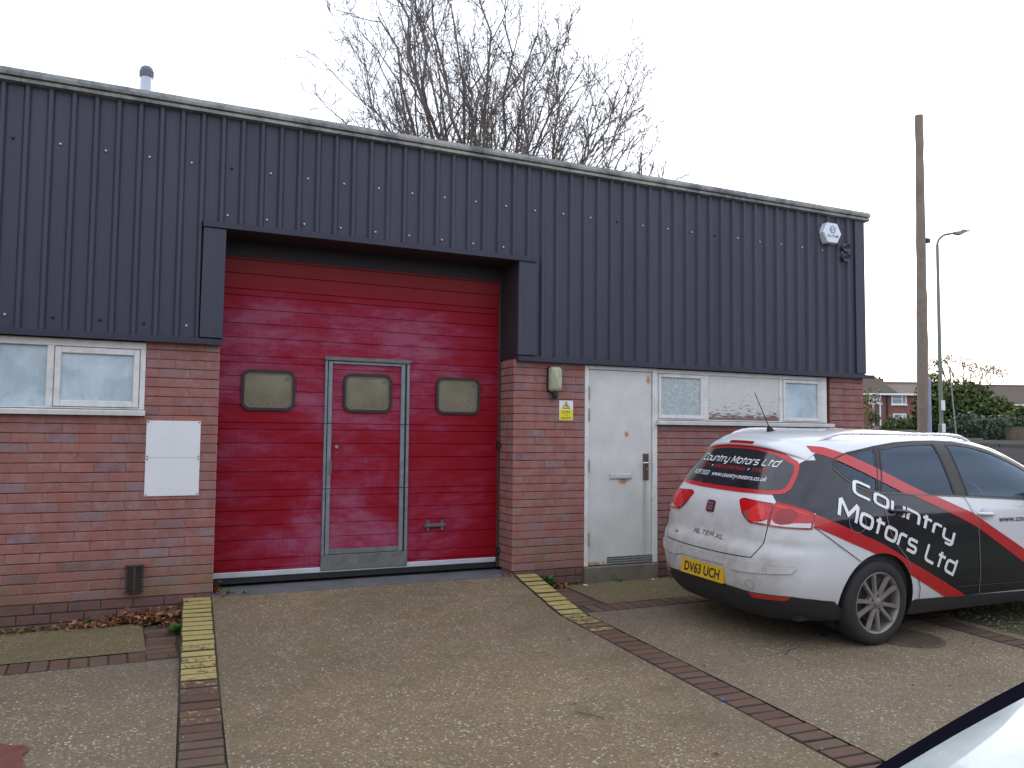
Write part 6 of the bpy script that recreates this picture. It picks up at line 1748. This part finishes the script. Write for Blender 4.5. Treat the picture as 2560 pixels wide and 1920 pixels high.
# ------------------------------------------------------------------ bare trees
def bare_tree(name, loc, limbs, seed, lab, fork, trunk_r, spread=1.0, levels=3, tw=0.0085, dens=1.0):
    rr = random.Random(seed)
    root = empty(name, loc); tag(root, lab, 'tree')
    tr = MB(); tr.tube([(0, 0, -0.3), (0.05, 0.0, fork * 0.5), (0, 0, fork)], [trunk_r * 1.35, trunk_r * 1.05, trunk_r], 12)
    big = MB(); fine = MB()
    def grow(p, d, length, rad, lev, up):
        n = 7 if lev == 0 else (6 if lev == 1 else 5 if lev == 2 else 4)
        pts = [p.copy()]; rs = [rad]; dirs = [d.copy()]
        step = length / n
        for i in range(n):
            wob = 0.12 if lev == 1 else 0.19
            d = (d + Vector((rr.gauss(0, wob), rr.gauss(0, wob), rr.gauss(0, wob) + up))).normalized()
            p = p + d * step; pts.append(p.copy()); dirs.append(d.copy())
            rs.append(max(tw * 0.75, rad * (1 - 0.8 * (i + 1) / n)))
        (big if lev <= 1 else fine).tube(pts, rs, 7 if lev == 0 else (5 if lev == 1 else 3), cap=lev == 0)
        if lev < levels:
            kids = int((9 if lev == 0 else 7 if lev == 1 else 5) * dens)
            for k in range(kids):
                t = rr.uniform(0.22 if lev == 0 else 0.15, 0.98); i = min(n - 1, int(t * n)); f_ = t * n - i
                q = pts[i].lerp(pts[i + 1], f_); dd = dirs[i + 1]
                ax = Vector((rr.gauss(0, 1), rr.gauss(0, 1), rr.gauss(0, 0.6))).normalized(); ax = (ax - dd * ax.dot(dd)).normalized()
                ang = R_(rr.uniform(22, 52))
                nd = (dd * math.cos(ang) + ax * math.sin(ang)).normalized()
                if nd.z < 0: nd.z *= 0.3
                grow(q, nd, length * rr.uniform(0.28, 0.5) * (1.15 - 0.45 * t), max(tw, rs[i] * rr.uniform(0.45, 0.65)), lev + 1, 0.07)
    for (tx, ty, tz, r0) in limbs:
        s = Vector((rr.uniform(-.15, .15), rr.uniform(-.15, .15), fork - rr.uniform(0, 0.6)))
        e = Vector((tx, ty, tz)); L = (e - s).length
        d0 = ((e - s).normalized() * 0.8 + Vector((0, 0, 0.35))).normalized()
        # steer to the end point: limb as a bent path
        n = 9; pts = []; rs = []
        for i in range(n + 1):
            t = i / n; q = s.lerp(e, t) + Vector((0, 0, 1)) * (-0.16 * L * math.sin(math.pi * t) * (1 - abs(d0.z)) * 1.2)
            j = 0.0 if i in (0,) else 0.07 * L * 0.25
            pts.append(q + Vector((rr.gauss(0, j), rr.gauss(0, j), rr.gauss(0, j * 0.5)))); rs.append(max(0.012, r0 * (1 - 0.78 * t)))
        big.tube(pts, rs, 7)
        for k in range(int(12 * dens)):
            t = rr.uniform(0.36, 1.0); i = min(n - 1, int(t * n)); q = pts[i].lerp(pts[i + 1], t * n - i); dd = (pts[i + 1] - pts[i]).normalized()
            ax = Vector((rr.gauss(0, 1), rr.gauss(0, 1), rr.gauss(0, 0.6))).normalized(); ax = (ax - dd * ax.dot(dd)).normalized(); ang = R_(rr.uniform(15, 48))
            nd = (dd * math.cos(ang) + ax * math.sin(ang)).normalized()
            if nd.z < 0.1: nd = (nd + Vector((0, 0, 0.35))).normalized()
            grow(q, nd, L * rr.uniform(0.2, 0.4) * (1.25 - 0.6 * t), max(0.014, rs[i] * rr.uniform(0.45, 0.65)), 1, 0.10)
    tr.build('trunk', BARK, root, smooth=True)
    big.build('limb', BARK, root, smooth=True, fix=False); fine.build('crown', TWIG, root, fix=False)
    return root
# in the plane facing the camera, R = right, depth = F
TB = Vector((8.0, 10.9, 0))
def im(px, py, dep):
    u, v = (px - 1280) / 2095.1, -(py - 960) / 2095.1
    return CAM + (cF + cR * u + cU * v) * dep
limbs = []
rt = random.Random(77)
for px, py, dd, r0 in ((800, 300, 0.4, .075), (840, 170, -0.6, .085), (900, 40, 0.6, .10), (960, -60, -0.3, .11), (1010, -90, 1.0, .11), (1075, -40, -1.0, .10), (1130, 10, 0.5, .10), (1200, -10, -0.6, .10), (1265, 50, 0.9, .095), (1340, 90, -0.8, .09), (1400, 170, 0.4, .085), (1450, 180, -0.2, .085), (1530, 240, 0.7, .08), (1590, 330, -0.5, .075), (1500, 350, 1.2, .07), (1100, 120, 2.0, .09), (960, 150, 1.6, .075), (1250, 190, -1.8, .07), (870, 240, 1.0, .07), (1040, 30, -1.6, .08), (1310, 220, 1.4, .07), (1420, 300, -1.2, .065), (1180, 110, 1.7, .07), (900, 120, -1.4, .07), (1370, 150, 1.5, .07), (1440, 240, 1.0, .065), (1510, 290, -1.0, .065), (1560, 300, 0.2, .06), (1610, 370, 0.8, .055), (1540, 350, -1.6, .055), (1470, 330, 0.3, .055), (1330, 160, 0.0, .07)):
    px += 5 * sstep((px - 1000) / 400.0) + 55 * (1 - sstep((px - 820) / 260.0))
    q = im(px, py, 20 + dd); limbs.append((q.x - TB.x, q.y - TB.y, q.z + 0.3, r0 * 0.78))
bare_tree('bare_tree', (TB.x, TB.y, -0.3), limbs, 12, 'large bare winter tree rising behind the workshop roof', 3.4, 0.34, dens=0.95, tw=0.0072)
limbs = []
for px, py, dd, r0 in ((1590, 412, 0, .03), (1630, 410, .4, .03), (1660, 425, -.3, .03), (1690, 436, .2, .025), (1610, 425, -.5, .025)):
    q = im(px, py, 20 + dd); limbs.append((q.x - 11.3, q.y - 9.6, q.z + 0.15, r0))
bare_tree('bare_tree', (11.3, 9.6, -0.2), limbs, 5, 'small bare treetop just showing over the roof right of the large tree', 5.6, 0.12, dens=0.7, levels=2)
limbs = []
for px, py, dd, r0 in ((2340, 915, 0, .06), (2375, 905, 1, .06), (2410, 915, -1, .06), (2440, 925, .5, .05), (2475, 930, -.4, .05), (2500, 940, .4, .045), (2310, 930, 0, .05)):
    q = im(px, py, 50 + dd); limbs.append((q.x - 44.5, q.y - 25.5, q.z - 1.9 + 0.2, r0))
ct = bare_tree('bare_tree', (44.5, 25.5, 1.9), limbs, 9, 'leaf-speckled bare tree standing above the evergreens by the lamp', 1.7, 0.16, dens=0.75, levels=2, tw=0.014)
foliage('leaves', [((l[0], l[1], l[2]), (0.55, 0.55, 0.35)) for l in limbs], 700, 0.07, AUTUMN, ct, 3, 0.2)

# ------------------------------------------------------------------ houses, fence, far car, road
HBRICK = plain('far_red_brick', (0.20, 0.088, 0.066), 0.9, var=0.25, scale=3); HTILE = plain('far_brown_tiles', (0.095, 0.068, 0.05), 0.9, var=0.3, scale=1.5); UPVC = plain('upvc_white', (0.72, 0.73, 0.75), 0.4, var=0.04)
HGL = plain('house_glass', (0.22, 0.25, 0.28), 0.15, var=0.2, scale=2)
def house(loc, rz, W_, D_, H_, ridge, wins_, doors, chims, lab, hip=1.6, cross=False):
    h = empty('brick_house', loc, rz); tag(h, lab, 'house')
    b = MB(); b.box((0, 0, -1), (W_, D_, H_)); b.build('wall', HBRICK, h)
    b = MB(); o = 0.35
    A, B_, C_, Dd_ = (-o, -o, H_ - 0.05), (W_ + o, -o, H_ - 0.05), (W_ + o, D_ + o, H_ - 0.05), (-o, D_ + o, H_ - 0.05)
    r0, r1 = (hip, D_ / 2, H_ + ridge), (W_ - 0.2, D_ / 2, H_ + ridge)
    b.face([A, B_, r1, r0]); b.face([C_, Dd_, r0, r1]); b.face([Dd_, A, r0]); b.face([B_, C_, r1]); b.face([A, Dd_, C_, B_])
    rf = b.build('roof', HTILE, h)
    if cross:
        b = MB(); e0 = H_ - 0.02; rz_ = H_ + ridge + 0.55
        c4 = [(-2.4, -0.42, e0), (3.0, -0.42, e0), (3.0, 5.5, e0), (-2.4, 5.5, e0)]; ra, rb_ = (-1.2, 2.4, rz_), (2.2, 2.4, rz_)
        b.face([c4[0], c4[1], rb_, ra]); b.face([c4[2], c4[3], ra, rb_]); b.face([c4[3], c4[0], ra]); b.face([c4[1], c4[2], rb_]); b.build('cross_roof', HTILE, h)
    b = MB(); b.tube([r0, r1], 0.1, 6); b.build('ridge_tiles', HTILE, rf)
    for cx, cy in chims:
        b = MB(); b.box((cx - .35, cy - .35, H_ + ridge * 0.6), (cx + .2, cy + .35, H_ + ridge + 0.35)); b.lathe([(0.1, H_ + ridge + 0.35), (0.09, H_ + ridge + 0.55)], 'Z', (cx, cy, 0), 10); b.build('chimney', HBRICK, rf)
    b = MB(); b.box((-0.4, -0.42, H_ - 0.22), (W_ + 0.4, -0.33, H_ - 0.06)); b.build('gutter', UPVC, h)
    for x0, x1, z0, z1 in wins_:
        b = MB(); b.box((x0 + .05, -0.03, z0 + .05), (x1 - .05, 0.02, z1 - .05)); pn = b.build('window', HGL, h)
        b = MB(); t = 0.09
        for q in ((x0, x1, z0, z0 + t), (x0, x1, z1 - t, z1), (x0, x0 + t, z0 + t, z1 - t), (x1 - t, x1, z0 + t, z1 - t), ((x0 + x1) / 2 + .2, (x0 + x1) / 2 + .2 + t, z0 + t, z1 - t), (x0 + t, (x0 + x1) / 2 + .2, z1 - .42, z1 - .36)): b.box((q[0], -0.07, q[2]), (q[1], 0.0, q[3]))
        b.build('frame', UPVC, pn)
        b = MB(); b.box((x0 - .08, -0.12, z0 - .08), (x1 + .08, 0.0, z0 - .002)); b.build('sill', UPVC, pn)
    for x0, x1 in doors:
        b = MB(); b.box((x0, -0.05, 0), (x1, 0.0, 2.05)); dr = b.build('door', plain('house_door', (0.10, 0.05, 0.04), 0.5), h)
        b = MB(); b.box((x0 - .12, -0.07, 0), (x0 - .002, 0, 2.1)); b.box((x1 + .002, -0.07, 0), (x1 + .12, 0, 2.1)); b.box((x0 - .12, -0.07, 2.06), (x1 + .12, 0, 2.2)); b.build('frame', UPVC, dr)
    b = MB(); b.box((2.18, -0.14, 0), (2.27, -0.05, H_)); b.build('downpipe', BLACK, h)
    return h
ang = math.atan2(-0.43, 0.9)
q = im(2150, 1062, 69)
house((q.x, q.y, q.z - 0.05), ang, 9.0, 7.0, 2.72, 1.05, [(0.75, 1.75, 1.82, 2.6), (2.6, 3.85, 1.75, 2.6), (6.2, 7.4, 1.75, 2.6), (2.7, 3.8, 0.1, 1.0)], [(1.15, 1.6)], [(3.25, 3.6)], 'red brick house with brown tiled roof and white windows beyond workshop corner', 1.9, True)
q = im(2385, 1062, 78)
house((q.x, q.y, q.z - 0.3), ang, 14.0, 8.0, 2.3, 1.95, [(1.5, 2.8, 0.6, 1.7), (6.1, 6.7, 0.9, 1.9), (9, 10.2, 0.6, 1.7)], [], [(1.2, 4.0), (12, 4)], 'second brick house with long brown roof behind the evergreens', 0.3)
# timber fence
fn = empty('timber_fence', (30.5, 13.66, 0.98), math.atan2(-2.2, 0.5)); tag(fn, 'weathered close-board timber fence at right edge', 'fence')
FW = plain('weathered_fence', (0.15, 0.115, 0.09), 0.9, var=0.3, scale=5)
bm_ = MB(); bm_.box((0, -0.012, 0), (0.118, 0.012, 0.76)); bdm = bm_.mesh('board', FW)
for k in range(48):
    mobj('board', bdm, fn, (k * 0.122, 0.006 * (k % 2), random.uniform(-.012, .012)))
for k in range(3): b = MB(); b.box((k * 2.9, 0.02, -0.2), (k * 2.9 + 0.1, 0.12, 0.8)); b.build('post', FW, fn)
b = MB(); b.box((0, -0.03, 0.762), (5.86, 0.03, 0.79)); b.build('capping_rail', FW, fn)
# road with kerb beyond the yard
rd = MB()
def road_pt(t, s): 
    x, y = 19.5 + 9.0 * s + 0.35 * t * 0, 2.0 + t
    return (x, y, terrain(x, y) - 0.012)
rd.grid(lambda t, s: road_pt(t, s), lin(-30, 60, 46), lin(0.25, 0.8, 8)); tag(rd.build('road', plain('road_asphalt', (0.06, 0.06, 0.06), 0.95, var=0.2, scale=4, bump=0.3, spec=0.0), smooth='all'), kind='structure')
pv = MB(); pv.grid(lambda t, s: (lambda p: (p[0], p[1], p[2] + 0.11))(road_pt(t, s)), lin(-30, 60, 46), lin(0.815, 1.02, 4)); tag(pv.build('pavement', plain('pavement_grey', (0.075, 0.072, 0.066), 0.95, var=0.2, scale=3, spec=0.0), smooth='all'), kind='structure')
kb = MB()
for t in range(-30, 60):
    a, c = road_pt(t, 0.8), road_pt(t + 0.97, 0.8); kb.face([(a[0], a[1], a[2]), (c[0], c[1], c[2]), (c[0], c[1], c[2] + 0.115), (a[0], a[1], a[2] + 0.115)]); kb.face([(a[0], a[1], a[2] + .115), (c[0], c[1], c[2] + .115), (c[0] + .14, c[1], c[2] + .115), (a[0] + .14, a[1], a[2] + .115)])
tag(kb.build('kerb', plain('kerb_concrete', (0.11, 0.105, 0.095), 0.95, spec=0.0)), kind='structure')
# far parked car peeping past the corner
fc = empty('distant_car', (23.15, 14.95, terrain(23.6, 14.6) + 0.02), R_(152)); tag(fc, 'small pale blue car with red tail lamp just beyond workshop corner', 'car')
pf = [(0, .25), (0.02, .75), (.12, .95), (.55, 1.4), (.8, 1.45), (1.9, 1.42), (2.6, .98), (3.5, .85), (3.75, .6), (3.75, .25)]
b = MB()
for k, (yw, s) in enumerate(((-.82, 1), (.82, 1))): pass
sec = [(-.72, .93), (-.8, 1.0), (.8, 1.0), (.72, .93)]
n = len(pf)
for yy, s in sec: b.v += [(1.9 + (x - 1.9) * s, yy, .25 + (z - .25) * (s if s == 1 else .97)) for x, z in pf]
for r in range(3):
    for i in range(n): j = (i + 1) % n; b.f.append((r*n+i, r*n+j, (r+1)*n+j, (r+1)*n+i)); b.m.append(0)
b.f.append(tuple(range(n))); b.m.append(0); b.f.append(tuple(3*n + i for i in reversed(range(n)))); b.m.append(0)
b.build('body', gloss('pale_blue_paint', (0.42, 0.50, 0.56), 0.25), fc)
b = MB(); b.box((-0.02, .58, .6), (.1, .81, 1.02)); b.build('tail_lamp', LAMP, fc); b = MB(); b.box((-0.02, -.81, .6), (.1, -.58, 1.02)); b.build('tail_lamp', LAMP, fc)
b = MB(); b.face([(.10, -.6, 1.0), (.10, .6, 1.0), (.5, .55, 1.36), (.5, -.55, 1.36)]); b.v = [(x - .02, y, z + .01) for x, y, z in b.v]; b.build('rear_window', REARGLASS, fc)
for cx in (.7, 3.0):
    for sg_ in (-1, 1): b = MB(); b.lathe([(0.0001, -.09), (.2, -.09), (.29, -.07), (.3, 0), (.29, .07), (.0001, .07)], 'Y', (cx, sg_ * .74, .3), 18); b.build('wheel', TYRE, fc, smooth=True)

# ------------------------------------------------------------------ unseen unit added across the yard (behind the viewpoint; it shades the low sky and shows in the car's flank)
ou = empty('unseen_opposite_unit', (-14, -17.5, -0.6)); tag(ou, 'long brick and grey clad unit, unseen, added behind the viewpoint to shade the low sky', 'building')
b = MB(); b.box((0, -8, 0), (46, 0, 2.4)); b.build('wall', BRICKDARK, ou)
b = MB(); b.box((-0.05, -8.05, 2.4), (46.05, 0.05, 4.4)); b.build('cladding', CLAD, ou)
b = MB(); b.box((-0.2, -8.2, 4.4), (46.2, 0.2, 4.55)); b.build('roof', CAP, ou)
for k in range(5):
    b = MB(); b.box((3 + 8.6 * k, 0.0, 0.4), (6.2 + 8.6 * k, 0.04, 3.2)); b.build('roller_door', GALVD, ou)
